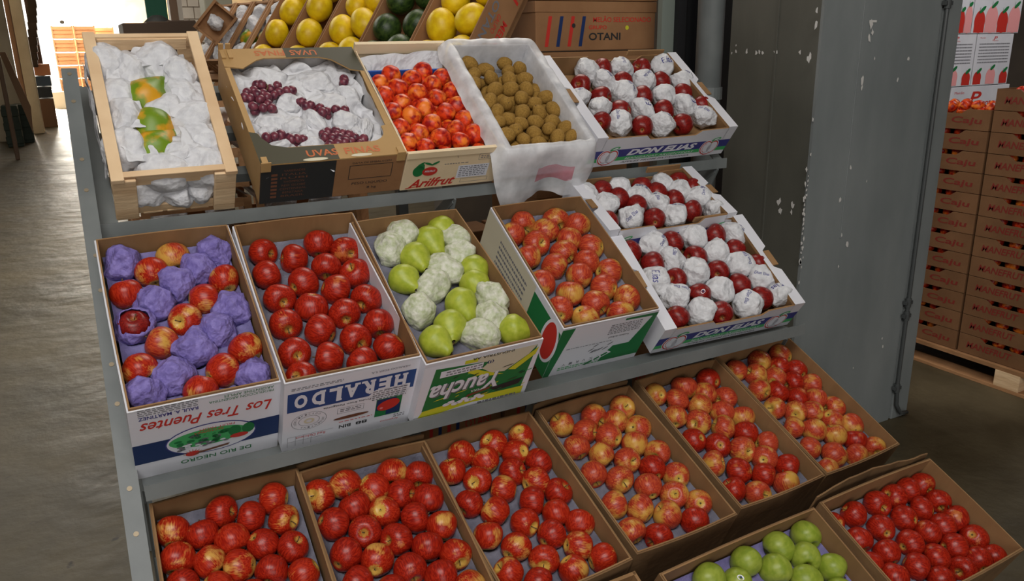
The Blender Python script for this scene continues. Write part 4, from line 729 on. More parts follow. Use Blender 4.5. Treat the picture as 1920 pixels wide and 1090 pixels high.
def pr_herald(p, W, h):
    p.rect('wink', 0, 0, W, h-.012, 0)
    p.poly('blue', [(.008, .140), (W-.006, .140), (W-.006, .205), (.008, .205)], 1)
    for k, (ch, feet, tops) in enumerate((('H', (-.32, .32), (-.32, .32)), ('E', (-.30,), (-.30,)), ('R', (-.30, .36), (-.30,)), ('A', (-.38, .38), ()), ('L', (-.30,), (-.30,)), ('D', (-.30,), (-.30,)), ('O', (), ()))):
        cw = W*.124; a = W*.865-k*cw; p.text('wink', ch, a, .1735, cw*.74, .046, 2, True, 0, .05)
        for s_, lst in ((1, feet), (-1, tops)):
            for f_ in lst: aa = a-f_*cw*.80; p.rect('wink', aa-cw*.17, .1735+s_*.0215-.0035, aa+cw*.17, .1735+s_*.0215+.0035, 3)
    p.poly('wink', [(W*.62, .138), (W*.95, .138), (W*.95, .158), (W*.68, .158)], 3)
    p.fine('gyink', W*.66, .118, W*.93, .155, 5, 4, 4)
    p.text('gyink', 'HERALDO EGER S.A.', W*.77, .222, W*.30, .006, 2, True)
    p.fine('gyink', W*.05, .214, W*.42, .224, 2, 9, 2)
    p.text('kink', 'Fruits from Patagonia', W*.47, .130, W*.36, .008, 2, True, 0, .01)
    p.ring('gyink', W*.19, .098, .040, .031, .0008, 2); p.ring('gyink', W*.19, .098, .024, .018, .0008, 2)
    t = 'ARGENTINA  CERTIFICADO  '
    for i, ch in enumerate(t):
        if ch != ' ':
            an = 2*pi*i/len(t); p.text('gyink', ch, W*.19+.032*cos(an), .098-.0245*sin(an), .0045, .0055, 2, False, -an-pi/2)
    p.ring('creamink', W*.19, .098, .012, .009, .004, 3)
    p.line('gyink', (W*.40, .118), (W*.60, .118), .0008, 2); p.line('gyink', (W*.40, .098), (W*.60, .098), .0008, 2); p.line('gyink', (W*.40, .098), (W*.40, .118), .0008, 2); p.line('gyink', (W*.60, .098), (W*.60, .118), .0008, 2)
    p.fine('gyink', W*.42, .102, W*.58, .115, 2, 5, 2)
    p.ell('tape', W*.51, .080, .042, .0055, 4, .03)
    p.fine('rink', W*.42, .062, W*.68, .067, 1, 6, 2)
    for k, s in ((.47, 'BIN'), (.60, '88')): p.text('kink', s, W*k, .046, .028, .012, 2, True, 0, .02)
    p.text('rink', 'Red Delicious', W*.21, .040, W*.22, .009, 2, True)
    for k in range(4): p.line('gyink', (.012+k*.018, .012), (.012+k*.018, .048), .0007, 2)
    p.line('gyink', (.012, .048), (W*.38, .048), .0007, 2); p.line('gyink', (.012, .030), (W*.30, .030), .0007, 2)
    p.text('rink', 'Argentina', W*.83, .030, W*.15, .007, 2, True)
    # apple picture
    p.rect('gink', W*.70, .052, W*.905, .118, 2)
    p.rect('navy', W*.705, .076, W*.86, .116, 3); p.rect('navy', W*.79, .055, W*.90, .090, 3)
    p.ell('rink', W*.80, .092, .028, .019, 4, .3); p.ell('pink', W*.745, .084, .004, .004, 5)
    p.fine('gyink', W*.86, .035, W*.95, .05, 2, 12, 2)
def pr_pear(p, W, h):
    p.rect('wink', 0, 0, W, h-.018, 0)
    p.poly('gink', [(.018, .045), (W-.02, .045), (W-.012, h-.02), (W*.60, h-.045), (.03, h-.03)], 1)
    p.poly('creamink', [(W*.40, h-.020), (W-.012, h-.020), (W-.03, h-.05), (W*.72, h-.095), (W*.60, h-.09), (W*.50, h-.065), (W*.55, h-.045), (W*.36, h-.032)], 2)
    p.poly('yink', [(W*.75, h-.092), (W*.98, h-.03), (W*.97, h-.055), (W*.82, h-.098)], 3)
    p.poly('yink', [(W*.40, h-.055), (W*.60, h-.088), (W*.72, h-.104), (W*.55, h-.098), (W*.38, h-.07)], 3)
    p.poly('yink', [(0, .0), (W*.96, .0), (W*.96, .05), (W*.45, .055), (.02, .045)], 2)
    p.poly('wink', [(W*.20, .0), (W, .0), (W, .02), (W*.5, .035), (W*.20, .022)], 3)
    p.rect('wink', .045, h-.065, W*.50, h-.042, 3); p.fine('gyink', .06, h-.062, W*.50, h-.044, 2, 3, 4)
    p.rect('yink', W*.33, h-.034, W*.44, h-.022, 3)
    p.text('kink', 'INDUSTRIA AR', W*.57, h-.022, W*.36, .008, 4, True, 0, .01)
    p.text('navy', '(I)', W*.56, h-.045, .018, .012, 4, True, 0, .02)
    rn = random.Random(8)
    for i in range(30):
        a = rn.uniform(.06, .95)*W; b = rn.uniform(.05, .15); l = rn.uniform(.008, .03); p.poly(rn.choice(['kink', 'yink', 'yink', 'lgink', 'dkgreencb']), [(a, b), (a+l, b+.004), (a+l*1.2, b+.008), (a+l*.3, b+.004)], 4)
    p.poly('kink', [(W*.62, .075), (W*.93, .088), (W*.90, .066), (W*.70, .058)], 4)
    p.text('gyink', 'Yaucha', W*.385+.003, .108-.003, W*.60, .060, 5, True, .02, .045, .25); p.text('wink', 'Yaucha', W*.385, .108, W*.60, .060, 6, True, .02, .02, .25)
    p.poly('tape', [(W*.42, .062), (W*.62, .075), (W*.63, .084), (W*.43, .072)], 7); p.text('wink', 'PERA', W*.50, .082, .030, .008, 7, True)
    for i in range(9): p.ell('wink', W*.26+i*.012, .052+.006*sin(i*2), .010, .006, 6)
    p.fine('gyink', W*.55, .022, W*.9, .035, 1, 15, 6)
def pr_melonbox(p, W, h):
    p.rect('wink', 0, 0, W, h-.012, 0)
    p.poly('gink', [(0, 0), (.018, 0), (.030, .12), (.04, h-.012), (0, h-.012)], 1)
    p.poly('gink', [(W-.11, h-.014), (W, h-.014), (W, h-.026), (W-.11, h-.022)], 1)
    p.poly('gink', [(W, h-.014), (W-.012, h-.014), (W-.055, .085), (W-.11, .085), (W-.125, .060), (W-.14, .02), (W, .02)], 1)
    p.poly('wink', [(W-.20, .022), (W-.185, .012), (W-.105, .055), (W-.12, .066)], 2); p.poly('gink', [(W-.190, .024), (W-.182, .018), (W-.115, .054), (W-.122, .060)], 3)
    p.text('wink', 'CI', W-.150, .040, .030, .014, 4, False, .5, .03)
    p.fine('gyink', W*.52, h-.075, W*.86, h-.03, 6, 21, 2); p.fine('gyink', .04, h-.105, W*.60, h-.10, 1, 22, 2)
    p.text('kink', 'Producto de Brasil', W*.66, h-.088, W*.22, .007, 2, True)
    rn = random.Random(4)
    for i, ch in enumerate('VIRVKV'): p.text('gyink', ch, .055+i*.022, .042+.001*i, .010, .010, 2, True)
    p.fine('lgink', .04, .018, W*.55, .034, 2, 24, 2)
    for i in range(8): p.ell('gyink', W*.40+rn.uniform(0, .07), .075+rn.uniform(0, .03), .010, .002, 2, .6)
def pl_melonbox(p, L, h):
    p.rect('gink', L-.16, 0, L, h-.03, 1)
    p.ell('wink', L-.035, h*.56, .040, .080, 2); p.ell('rink', L-.035, h*.56, .031, .070, 3)
    p.rect('creamink', 0, 0, L-.16, h-.012, 0); p.fine('gyink', .1, .04, L-.2, h-.04, 7, 31, 1)
def pl_bridges(p, L, h): p.rect('wink', 0, 0, L, h-.01, 0)

carton('B1', 'apple_carton', 'white carton with red script and navy band holding violet-wrapped apples, left end of middle shelf', 'cbwhite', .249, 'printed cartons on the middle shelf', pr_bridges)
carton('B2', 'apple_carton', 'white carton with large upside-down lettering on a blue band, full of bare red apples', 'cbwhite', .250, 'printed cartons on the middle shelf', pr_herald)
carton('B3', 'pear_carton', 'carton with green and yellow landscape print holding green pears', 'cbwhite', .225, 'printed cartons on the middle shelf', pr_pear)
carton('B4', 'apple_carton', 'white and green carton with red oval on its side, holding orange-red apples', 'cbwhite', .216, 'printed cartons on the middle shelf', pr_melonbox, pl_melonbox)
tray_sheet('B1', 'purplepulp', 'violet tissue-lined tray under the half-wrapped apples in the left middle-shelf carton', .05, 'tissue_tray')
tray_sheet('B2', 'pulp', 'grey-blue pulp tray under red apples in the blue-banded carton', .062)
tray_sheet('B3', 'pulp', 'grey-blue pulp tray under the pears in the green-fronted carton', .05)
tray_sheet('B4', 'pulp', 'grey-blue pulp tray under orange-red apples in the white and green carton', .05)
b1 = put_fruit('B1', {'a': (P['gala'][:2]+P['redyel'], 'apple', 'bare red apple', 'carton with violet wraps', 'apple', 'bare apples among violet wraps'),
                 'w': (P['purple'], 'wrapped_apple', 'violet-wrapped apple', 'left middle-shelf carton', 'wrapped apple', 'apples in violet tissue')}, 1)
it_ = [i for i in b1 if ITEMS['B1'][i][4] == 'w'][5]; ow = b1[it_]; F_ = frame('B1')
q_ = F_.to_quaternion(); no = dup(P['open'][0], ow.location, q_ @ Matrix.Rotation(R(18), 3, 'X').to_quaternion(), ow.scale, 'wrapped_apple'); tag(no, 'opened violet tissue cup with apple showing inside, left side of left carton', 'tissue', 'apples in violet tissue')
na = dup(P['dark'][0], ow.location, q_, tuple(s_*.80 for s_ in ow.scale), 'apple'); tag(na, 'dark apple inside the opened violet tissue cup', 'apple')
for ch_ in list(ow.children): bpy.data.objects.remove(ch_)
bpy.data.objects.remove(ow)
put_fruit('B2', {'a': (P['red'], 'apple', 'shiny red apple', 'blue-banded carton', 'apple', 'red apples in the blue-banded carton')}, 2)
put_fruit('B3', {'p': (P['pear'], 'pear', 'bare green pear', 'green-fronted carton', 'pear', 'bare pears'),
                 'q': (P['pearwrap'], 'wrapped_pear', 'tissue-wrapped pear', 'green-fronted carton', 'wrapped pear', 'pears in tissue')}, 3)
put_fruit('B4', {'a': (P['gala'], 'apple', 'orange-red apple', 'white-and-green carton', 'apple', 'apples in the white and green carton')}, 4)

# ---------------------------------------------------------------- lower cartons
TIER = {'C1': ('leftmost', 'first'), 'C2': ('second', 'second'), 'C3': ('third', 'third'), 'C4': ('fourth', 'fourth'), 'C5': ('fifth', 'fifth'), 'C6': ('rightmost', 'rightmost')}
for k, (nm, sh) in TIER.items():
    carton(k, 'apple_carton', 'plain brown open apple carton, %s%s on the third tier' % (nm, '' if nm in ('leftmost', 'rightmost') else ' from left'), 'cbdark', .2, 'plain cartons on the third tier', bow=.005, flap=(k in ('C4', 'C2')))
    tray_sheet(k, 'pulp', 'grey-blue pulp tray under apples in the %s third-tier carton' % nm, .05, edge=.03 if k == 'C2' else .012)
    st_ = {'C1': 'redyel', 'C2': 'redyel', 'C3': 'redyel', 'C4': 'gala', 'C5': 'gala', 'C6': 'gala'}[k]
    ps = P[st_] + (P['red'][:3] if k in ('C1', 'C2') else P['red'][:1])
    put_fruit(k, {'a': (ps, 'apple', 'red and yellow apple', '%s third-tier carton' % nm, 'apple', 'apples in the %s third-tier carton' % nm)}, ord(k[1]))
carton('D1', 'apple_carton', 'brown carton corner just showing at the bottom edge, left of green apples', 'cbdark', .2, 'cartons of the lowest tier', bow=0)
carton('D2', 'apple_carton', 'brown open carton of green apples on the lowest tier', 'cbdark', .2, 'cartons of the lowest tier', bow=.003)
carton('D3', 'apple_carton', 'brown open carton of dark red apples at the bottom right of the display', 'cbdark', .2, 'cartons of the lowest tier', bow=.004, flap=True)
tray_sheet('D2', 'purplepulp', 'violet-blue pulp tray under the green apples', .05)
tray_sheet('D3', 'pulp', 'grey-blue pulp tray under dark red apples at the bottom right', .055)
g_ = put_fruit('D2', {'a': (P['green'], 'apple', 'green apple', 'lowest-tier carton', 'apple', 'green apples')}, 7)
sticker(g_[8], Vector((-.25, -.45, .85)))
put_fruit('D3', {'a': (P['red']+P['redyel'][:1], 'apple', 'deep red apple', 'bottom right carton', 'apple', 'apples in the bottom right carton')}, 9)

# ---------------------------------------------------------------- shallow white apple trays
def pr_elias(p, W, h):
    z = W/.58
    p.rect('wink', 0, 0, W, .020, 1); p.rect('lgink', 0, .018, W, .036, 1); p.rect('violetblue', 0, .036, W, .070, 1)
    p.text('wink', 'DON ELiAS', W*.50, .053, W*.50, .027, 3, False, .0, .045, .35)
    p.text('wink', 'MANZANAS ARGENTINAS', W*.50, .027, W*.50, .008, 3, False, 0, .01, .3)
    p.text('gyink', 'APPLES FROM PATAGONIA', W*.48, .011, W*.50, .007, 3, False, 0, .02, .3)
    for k in (.125, .86):
        a = W*k; b = .036
        for s_, ink, ly in ((1.10, 'wink', 4), (1.0, 'rink', 5), (.86, 'wink', 6)):
            p.ell(ink, a-.014, b+.003, .026*s_, .031*s_, ly, .25); p.ell(ink, a+.014, b+.003, .024*s_, .030*s_, ly, -.25)
            p.poly(ink, [(a-.020*s_, b-.020*s_), (a+.018*s_, b-.020*s_), (a+.010, b-.030*s_-.001), (a-.012, b-.030*s_-.001)], ly)
        p.ring('rink', a-.012, b+.003, .019, .023, .0018, 7, .25, 1.7, 4.2); p.ell('lgink', a+.016, b+.041, .019, .0065, 7, .25); p.ell('wink', a+.016, b+.041, .012, .003, 8, .25)
        p.line('lgink', (a, b+.024), (a+.004, b+.040), .003, 7)
SHORT = {'A5': 'top-shelf white tray', 'B5': 'front middle-shelf white tray', 'B6': 'rear middle-shelf white tray'}
def elias(key, label):
    o0, yaw, t, W, L, h = BOXES[key]; c = root_for(key, 'apple_tray_box', label, 'box', 'shallow white apple trays')
    T = .005; LW = .042
    def prof(zlo): return [(LW*.9, -h), (W-LW*.9, -h), (W-LW*.9, -.006), (W*.735, -.008), (W*.70, zlo), (W*.37, zlo), (W*.335, -.008), (LW*.9, -.008)]
    for nm, y0, y1 in (('front_panel', 0, T), ('back_panel', L-T, L)):
        mb = MB(); pf = prof(-.026)
        mb.face([(x, y0, z) for x, z in pf], 0 if y0 == 0 else 1); mb.face([(x, y1, z) for x, z in pf][::-1], 1 if y0 == 0 else 0)
        for i in range(8):
            a, b = pf[i], pf[(i+1) % 8]; mb.face([(a[0], y0, a[1]), (b[0], y0, b[1]), (b[0], y1, b[1]), (a[0], y1, a[1])], 1)
        o = build(mb, nm, [M['cbwhite'], M['cb']], c)
        if y0 == 0: fp = o
        else:
            mb = MB(); mb.box((W*.62, L-.001, -.01), (W*.90, L+.006, .012)); build(mb, 'back_flap', M['cb'], c, bevel=.002)
    mb = MB(); mb.box((T, T, -h), (W-T, L-T, -h+.004)); build(mb, 'bottom_panel', M['cb'], c)
    for s in (0, 1):
        mb = MB(); X = lambda x: x if s == 0 else W-x
        n = 10; ys = [0, L*.36, L*.40, L*.58, L*.62, L]; notch = [0, 0, .022, .022, 0, 0]
        def quad(pts, mi): mb.face(pts, mi)
        for i in range(5):
            y0, y1 = ys[i], ys[i+1]; a0, a1 = notch[i], notch[i+1]
            quad([(X(a0), y0, 0), (X(LW), y0, 0), (X(LW), y1, 0), (X(a1), y1, 0)], 0)
            quad([(X(LW), y0, 0), (X(LW), y0, -.010), (X(LW), y1, -.010), (X(LW), y1, 0)], 1)
            quad([(X(LW), y0, -.010), (X(.012), y0, -h), (X(.012), y1, -h), (X(LW), y1, -.010)], 1)
            quad([(X(a0), y0, 0), (X(a1), y1, 0), (X(a1), y1, -.03), (X(a0), y0, -.03)], 0)
            quad([(X(a0), y0, -.03), (X(a1), y1, -.03), (X(0), y1, -h), (X(0), y0, -h)], 0)
        for y in (0, L): quad([(X(0), y, 0), (X(LW), y, 0), (X(LW*.9), y, -h), (X(0), y, -h)], 0)
        build(mb, 'side_ledge', [M['cbwhite'], M['cb']], c)
        mb = MB(); mb.bar((X(.012), L*.41, .001), (X(.012), L*.57, .001), .022, .004, (0, 0, 1)); ob = build(mb, 'handle_flap', M['cb'], c)
    p_ = Print(PFRONT(h)); pr_elias(p_, W, h); p_.done(fp)
    tray_sheet(key, 'cb', 'cardboard base sheet under the apples of the %s' % SHORT[key], .05, 'base_sheet', edge=.0, cup=False, drop=.03)
elias('A5', 'shallow white apple tray box at the right end of the top shelf')
elias('B6', 'shallow white apple tray box, rear one of two on middle shelf')
elias('B5', 'shallow white apple tray box, front one of two on middle shelf')
wt = {}
for k, wh, sd in (('A5', 'top-shelf white tray', 11), ('B6', 'rear middle-shelf white tray', 12), ('B5', 'front middle-shelf white tray', 13)):
    wt[k] = put_fruit(k, {'a': (P['dark'], 'apple', 'dark red apple', wh, 'apple', 'bare apples in the %s' % wh),
                  'w': (P['white'], 'wrapped_apple', 'white-wrapped apple', wh, 'wrapped apple', 'paper-wrapped apples in the %s' % wh)}, sd)
ka = [i for i in wt['B5'] if ITEMS['B5'][i][4] == 'a']; sticker(wt['B5'][ka[10]], Vector((-.3, -.75, .5)))

# ---------------------------------------------------------------- top shelf: papaya crate
o0, yaw, t, W, L, h = BOXES['A1']; h = .150
c = root_for('A1', 'wooden_crate', 'open pale wooden crate of paper-wrapped papayas at the left end of the top shelf', 'crate')
for s in (0, 1):
    x0 = -.004 if s == 0 else W-.026; x1 = x0+.030
    mb = MB(); mb.box((x0, -.006, -.008), (x1, L+.004, .006)); build(mb, 'top_rail', M['wood'], c, bevel=.002)
    xs = (0 if s == 0 else W-.006)
    for z0, z1 in ((-.062, -.018), (-.148, -.100)):
        mb = MB(); mb.box((xs, .004, z0), (xs+.006, L-.004, z1)); build(mb, 'side_slat', M['wood'], c, bevel=.001)
    for y, nm in ((-.002, 'corner_post'), (L-.014, 'corner_post')):
        mb = MB(); xa = -.002 if s == 0 else W-.052; mb.box((xa, y, -h-.003), (xa+.054, y+.016, -.006)); build(mb, nm, M['wood'], c, bevel=.002)
for y, nm in ((.012, 'front_slat'), (L-.020, 'back_slat')):
    for z0, z1 in ((-.040, -.002), (-h, -h+.028)):
        mb = MB(); mb.box((.03, y, z0), (W-.03, y+.007, z1)); build(mb, nm, M['wood'], c, bevel=.001)
mb = MB(); mb.box((.02, .004, -.0), (W-.02, .022, .005)); build(mb, 'front_top_rail', M['wood'], c, bevel=.001)
mb = MB(); mb.box((.02, L-.016, -.034), (W-.02, L-.002, .004)); build(mb, 'back_top_rail', M['wood'], c, bevel=.001)
mb = MB()
for i in range(5): mb.box((.006+i*W/5, .01, -h), (.006+i*W/5+W/5-.012, L-.01, -h+.004))
build(mb, 'bottom_slats', M['wood'], c)
put_fruit('A1', {'y': (P['papaya'], 'papaya', 'half-unwrapped papaya', 'pale wooden crate', 'papaya', 'exposed papayas'),
                 'z': (P['papwrap'], 'wrapped_papaya', 'paper-wrapped papaya', 'pale wooden crate', 'wrapped papaya', 'wrapped papayas in the pale crate')}, 5)
F1 = frame('A1'); rn = random.Random(77); R1 = F1.to_3x3()
for i, (u, v, z, s, wh) in enumerate(((.075, .045, -.105, .046, 'low at the front left'), (.145, .045, -.105, .048, 'low at the front middle'), (.215, .05, -.105, .046, 'low at the front right'),
        (.05, .17, -.11, .046, 'low on left side, near front'), (.05, .31, -.11, .046, 'low on left side, near back'))):
    o = dup(P['papwrap'][i % 5], F1 @ Vector((u, v, z)), (R1 @ Vector((cos(i*2.1), sin(i*2.1), .1))).to_track_quat('Z', 'Y'), s*.86, 'wrapped_papaya')
    tag(o, 'paper-wrapped papaya seen between crate slats, %s' % wh, 'wrapped papaya', 'wrapped papayas in the pale crate')
o = dup(P['papaya'][0], F1 @ Vector((.246, .245, -.052)), (R1 @ Vector((.2, 1, 0))).to_track_quat('Z', 'Y'), .034, 'papaya'); tag(o, 'green papaya peeping out against the right rail of the pale crate', 'papaya', 'exposed papayas')
def paper_sheet(name, pts, mat, label, F, seed, amp=.012, n=14, cat='paper'):
    """a crumpled sheet spanned between four corners (a, b, c, d) of box space, sagging in folds"""
    a, b, c_, d = [Vector(p) for p in pts]; mb = MB(); of = Vector((seed*3.1, seed, 0))
    for j in range(n+1):
        for i in range(n+1):
            s, t_ = i/n, j/n; q = a.lerp(b, s).lerp(d.lerp(c_, s), t_); k = q*22+of
            q = q+Vector((noise.noise(k), noise.noise(k+Vector((9, 0, 0))), noise.noise(k+Vector((0, 9, 0)))))*amp+Vector((0, 0, (1-abs(noise.noise(k*1.7))*2)*amp*.5))
            mb.v.append(tuple(q))
    for j in range(n):
        for i in range(n):
            k = j*(n+1)+i; mb.f.append((k, k+1, k+n+2, k+n+1)); mb.m.append(0)
    o = build(mb, name, M[mat], None, True); o.matrix_world = F; md = o.modifiers.new('thickness', 'SOLIDIFY'); md.thickness = .0008
    md = o.modifiers.new('smooth', 'SUBSURF'); md.levels = 1; md.render_levels = 1
    tag(o, label, cat); return o
paper_sheet('wrapping_paper', [(.03, .47, -.09), (.255, .47, -.09), (.25, .492, -.046), (.04, .492, -.046)], 'papersheet', 'white wrapping paper bunched at the back of the pale papaya crate', F1, 3, .014)
paper_sheet('wrapping_paper', [(-.006, .10, -.13), (-.012, .45, -.13), (-.010, .45, -.03), (-.008, .12, -.03)], 'papersheet', 'white wrapping paper poking through the left side of the papaya crate', F1, 4, .010)

for i, (q_, lab_) in enumerate((([(.09, .40, .005), (.20, .40, .010), (.21, .49, -.015), (.11, .49, -.01)], 'white paper fold over the back papayas, centre'),
        ([(.17, .33, .0), (.24, .34, -.005), (.255, .42, -.010), (.19, .43, .012)], 'white paper fold over the back papayas, right'),
        ([(.03, .33, -.005), (.09, .32, .0), (.10, .42, .0), (.035, .43, -.01)], 'white paper fold over the papayas, upper left'),
        ([(.165, .20, .010), (.25, .19, -.005), (.25, .29, -.005), (.18, .30, .010)], 'white paper fold over the papayas, right of the middle'),
        ([(.035, .18, -.005), (.105, .17, .005), (.10, .27, .005), (.03, .28, -.005)], 'white paper fold over the papayas, left of the middle'),
        ([(.17, .07, .0), (.255, .07, -.01), (.25, .16, .0), (.18, .16, .008)], 'white paper fold over the papayas, front right'),
        ([(.04, .06, .0), (.12, .05, .0), (.11, .15, .006), (.035, .15, -.004)], 'white paper fold over the papayas, front left'))):
    paper_sheet('wrapping_paper', [(p_[0], p_[1], p_[2]-.014) for p_ in q_], 'papersheet', lab_, F1, 20+i, .016, 12)
# ---------------------------------------------------------------- top shelf: grape carton
o0, yaw, t, W, L, h = BOXES['A2']; h = .135
c = root_for('A2', 'grape_carton', 'golden and dark olive carton of red grapes in white paper on the top shelf', 'carton')
F2 = frame('A2'); T = .005
mb = MB(); mb.box((0, 0, -h), (W, T, -.001)); fp = build(mb, 'front_panel', M['cbbrown'], c)
mb = MB(); mb.box((0, L-T, -h), (W, L, -.001)); build(mb, 'back_panel', M['cbgrape'], c)
for x0 in (0, W-T):
    mb = MB(); mb.box((x0, T, -h), (x0+T, L-T, -.001)); build(mb, 'side_panel', M['cbgrape'], c)
mb = MB(); mb.box((T, T, -h), (W-T, L-T, -h+.004)); build(mb, 'bottom_panel', M['cbgrape'], c)
def plate(pts, name, mat, z=0, th=.004, par=c):
    mb = MB(); mb.face([(x, y, z+th) for x, y in pts]); mb.face([(x, y, z) for x, y in pts][::-1])
    for i in range(len(pts)):
        a, b = pts[i], pts[(i+1) % len(pts)]; mb.face([(a[0], a[1], z), (b[0], b[1], z), (b[0], b[1], z+th), (a[0], a[1], z+th)])
    return build(mb, name, M[mat], par)
def arc(cx_, cy_, r, a0, a1, n=6): return [(cx_+r*cos(a0+(a1-a0)*i/n), cy_+r*sin(a0+(a1-a0)*i/n)) for i in range(n+1)]
fd = .062
front = [(0, 0), (W, 0), (W, .135), (W-.034, .125)]+arc(W-.034-.05, .112, .05, 0, -pi/2)[0:]+[(.085, .062)]+arc(.075, .112, .05, -pi/2, -pi)[0:]+[(.022, .125), (0, .135)]
ffl = plate(front, 'front_flap', 'cbgrape')
back = [(0, L), (0, L-.085), (.05, L-.095)]+[(.095, L-.058), (.12, L-.048), (W-.12, L-.048), (W-.085, L-.062), (W-.04, L-.115), (W, L-.125), (W, L)]
bfl = plate(back, 'back_flap', 'cbgrape')
plate([(0, .13), (.016, .13), (.014, L-.09), (0, L-.09)], 'side_rim', 'cbgrape'); plate([(W-.020, .13), (W, .13), (W, L-.12), (W-.012, L-.12)], 'side_rim', 'cbgrape')
pt = Print(Matrix(((1, 0, 0, 0), (0, 1, 0, 0), (0, 0, 1, .004), (0, 0, 0, 1))))
pt.poly('dkgreencb', [(0, 0), (W*.52, 0), (W*.52, .060), (.088, .060), (.045, .075), (.026, .108), (.020, .126), (0, .134)], 0)
pt.text('oink', 'UVAS', W*.42, .030, W*.21, .026, 1, False, 0, .02); pt.text('oink', 'FINAS', W*.70, .030, W*.25, .026, 1, False, 0, .02)
pt.ell('creamink', W*.68, .009, .030, .006, 1); pt.ell('creamink', W*.36, .006, .034, .006, 1); pt.done(ffl)
pt = Print(Matrix(((1, 0, 0, 0), (0, 1, 0, 0), (0, 0, 1, .004), (0, 0, 0, 1))))
pt.poly('dkgreencb', [(W*.46, L), (W*.46, L-.048), (W-.12, L-.048), (W-.085, L-.062), (W-.04, L-.115), (W, L-.125), (W, L)], 0)
pt.text('oink', 'UVAS', W*.60, L-.025, W*.20, .026, 1, True, 0, .02); pt.text('oink', 'FINAS', W*.35, L-.025, W*.22, .026, 1, True, 0, .02); pt.done(bfl)
p_ = Print(PFRONT(h)); p_.rect('kink', 0, 0, W*.50, h, 0)
for i, s in enumerate(('VARIEDADES', 'ITALIA', 'RUBI', 'THOMPSON', 'RED GLOBE', 'CENTENNIAL', 'BENITAKA', 'BRASIL')):
    p_.text('tape', s, W*.22, h-.022-i*.013, W*(.14+.02*(i % 3)), .007, 1)
    if i: p_.rect('tape', W*.07, h-.026-i*.013, W*.11, h-.018-i*.013, 1)
for a, b in (((W*.60, h-.025), (W*.91, h-.025)), ((W*.60, h-.075), (W*.91, h-.075)), ((W*.60, h-.075), (W*.60, h-.025)), ((W*.91, h-.075), (W*.91, h-.025))): p_.line('kink', a, b, .0018, 1)
p_.text('kink', 'DATA DE EMBALAGEM', W*.755, h-.016, W*.28, .006, 1); p_.text('kink', 'PESO LIQUIDO', W*.76, h-.093, W*.26, .010, 1); p_.text('kink', '8 kg', W*.78, h-.112, W*.07, .010, 1)
p_.done(fp)
for (x, y) in ((.004, -.003), (W-.024, -.003)):
    mb = MB(); mb.box((x-.004, y, -.02), (x+.022, y+.004, .012)); mb.box((x, y+.004, .004), (x+.016, y+.03, .009)); build(mb, 'locking_tab', M['cbgrape'], c, bevel=.001)
for x in (.0, .02):
    mb = MB(); mb.box((x, L-.002, -.02), (x+.014, L+.004, .022)); mb.box((x, L-.05, .004), (x+.012, L-.01, .010)); build(mb, 'locking_tab', M['cbgrape'], c, bevel=.001)
def fold_sheet(name, W_, L_, z0, top, mat, label, F, inset=.010, amp=.010, mid=True, seed=0):
    """film liner: floor of the box plus crumpled skirts climbing its four walls"""
    mb = MB(); n = 18; of = Vector((seed, 2*seed, 0))
    ring_t = [(inset, inset), (W_-inset, inset), (W_-inset, L_-inset), (inset, L_-inset)]
    per = []
    for i in range(4):
        a, b = ring_t[i], ring_t[(i+1) % 4]
        for k in range(n): per.append((a[0]+(b[0]-a[0])*k/n, a[1]+(b[1]-a[1])*k/n, i))
    lv = 7
    for j in range(lv+1):
        t_ = j/lv
        for (x, y, i) in per:
            zz = z0+(top-z0)*t_; q = Vector((x, y, zz)); k = Vector((x*28, y*28, zz*10))+of; cen = Vector((W_/2, L_/2, zz)); inn = (cen-q).normalized()
            q += inn*(abs(noise.noise(k))*amp+.003*(1-t_)); q.z += noise.noise(k*2)*amp*.35*t_; mb.v.append(tuple(q))
    m_ = len(per)
    for j in range(lv):
        for i in range(m_): mb.f.append((j*m_+i, j*m_+(i+1) % m_, (j+1)*m_+(i+1) % m_, (j+1)*m_+i)); mb.m.append(0)
    mb.f.append(tuple(range(m_))); mb.m.append(0)
    o = build(mb, name, M[mat], None, True); o.matrix_world = F; tag(o, label, 'liner'); return o
fold_sheet('plastic_liner', W, L, -.09, -.012, 'film', 'clear crinkled plastic liner inside the grape carton', F2, .009, .014, seed=5)
paper_sheet('paper_padding', [(.014, .014, -.050), (W-.014, .014, -.050), (W-.014, L-.03, -.044), (.014, L-.03, -.044)], 'papersheet', 'crumpled white paper padding beneath the grapes', F2, 12, .030, 34)
R2 = F2.to_3x3()
WH = ['upper left', 'centre, along the fold', 'lower left edge', 'lower right', 'right corner, longest grapes', 'front edge left', 'front edge right', 'back right corner, half hidden']
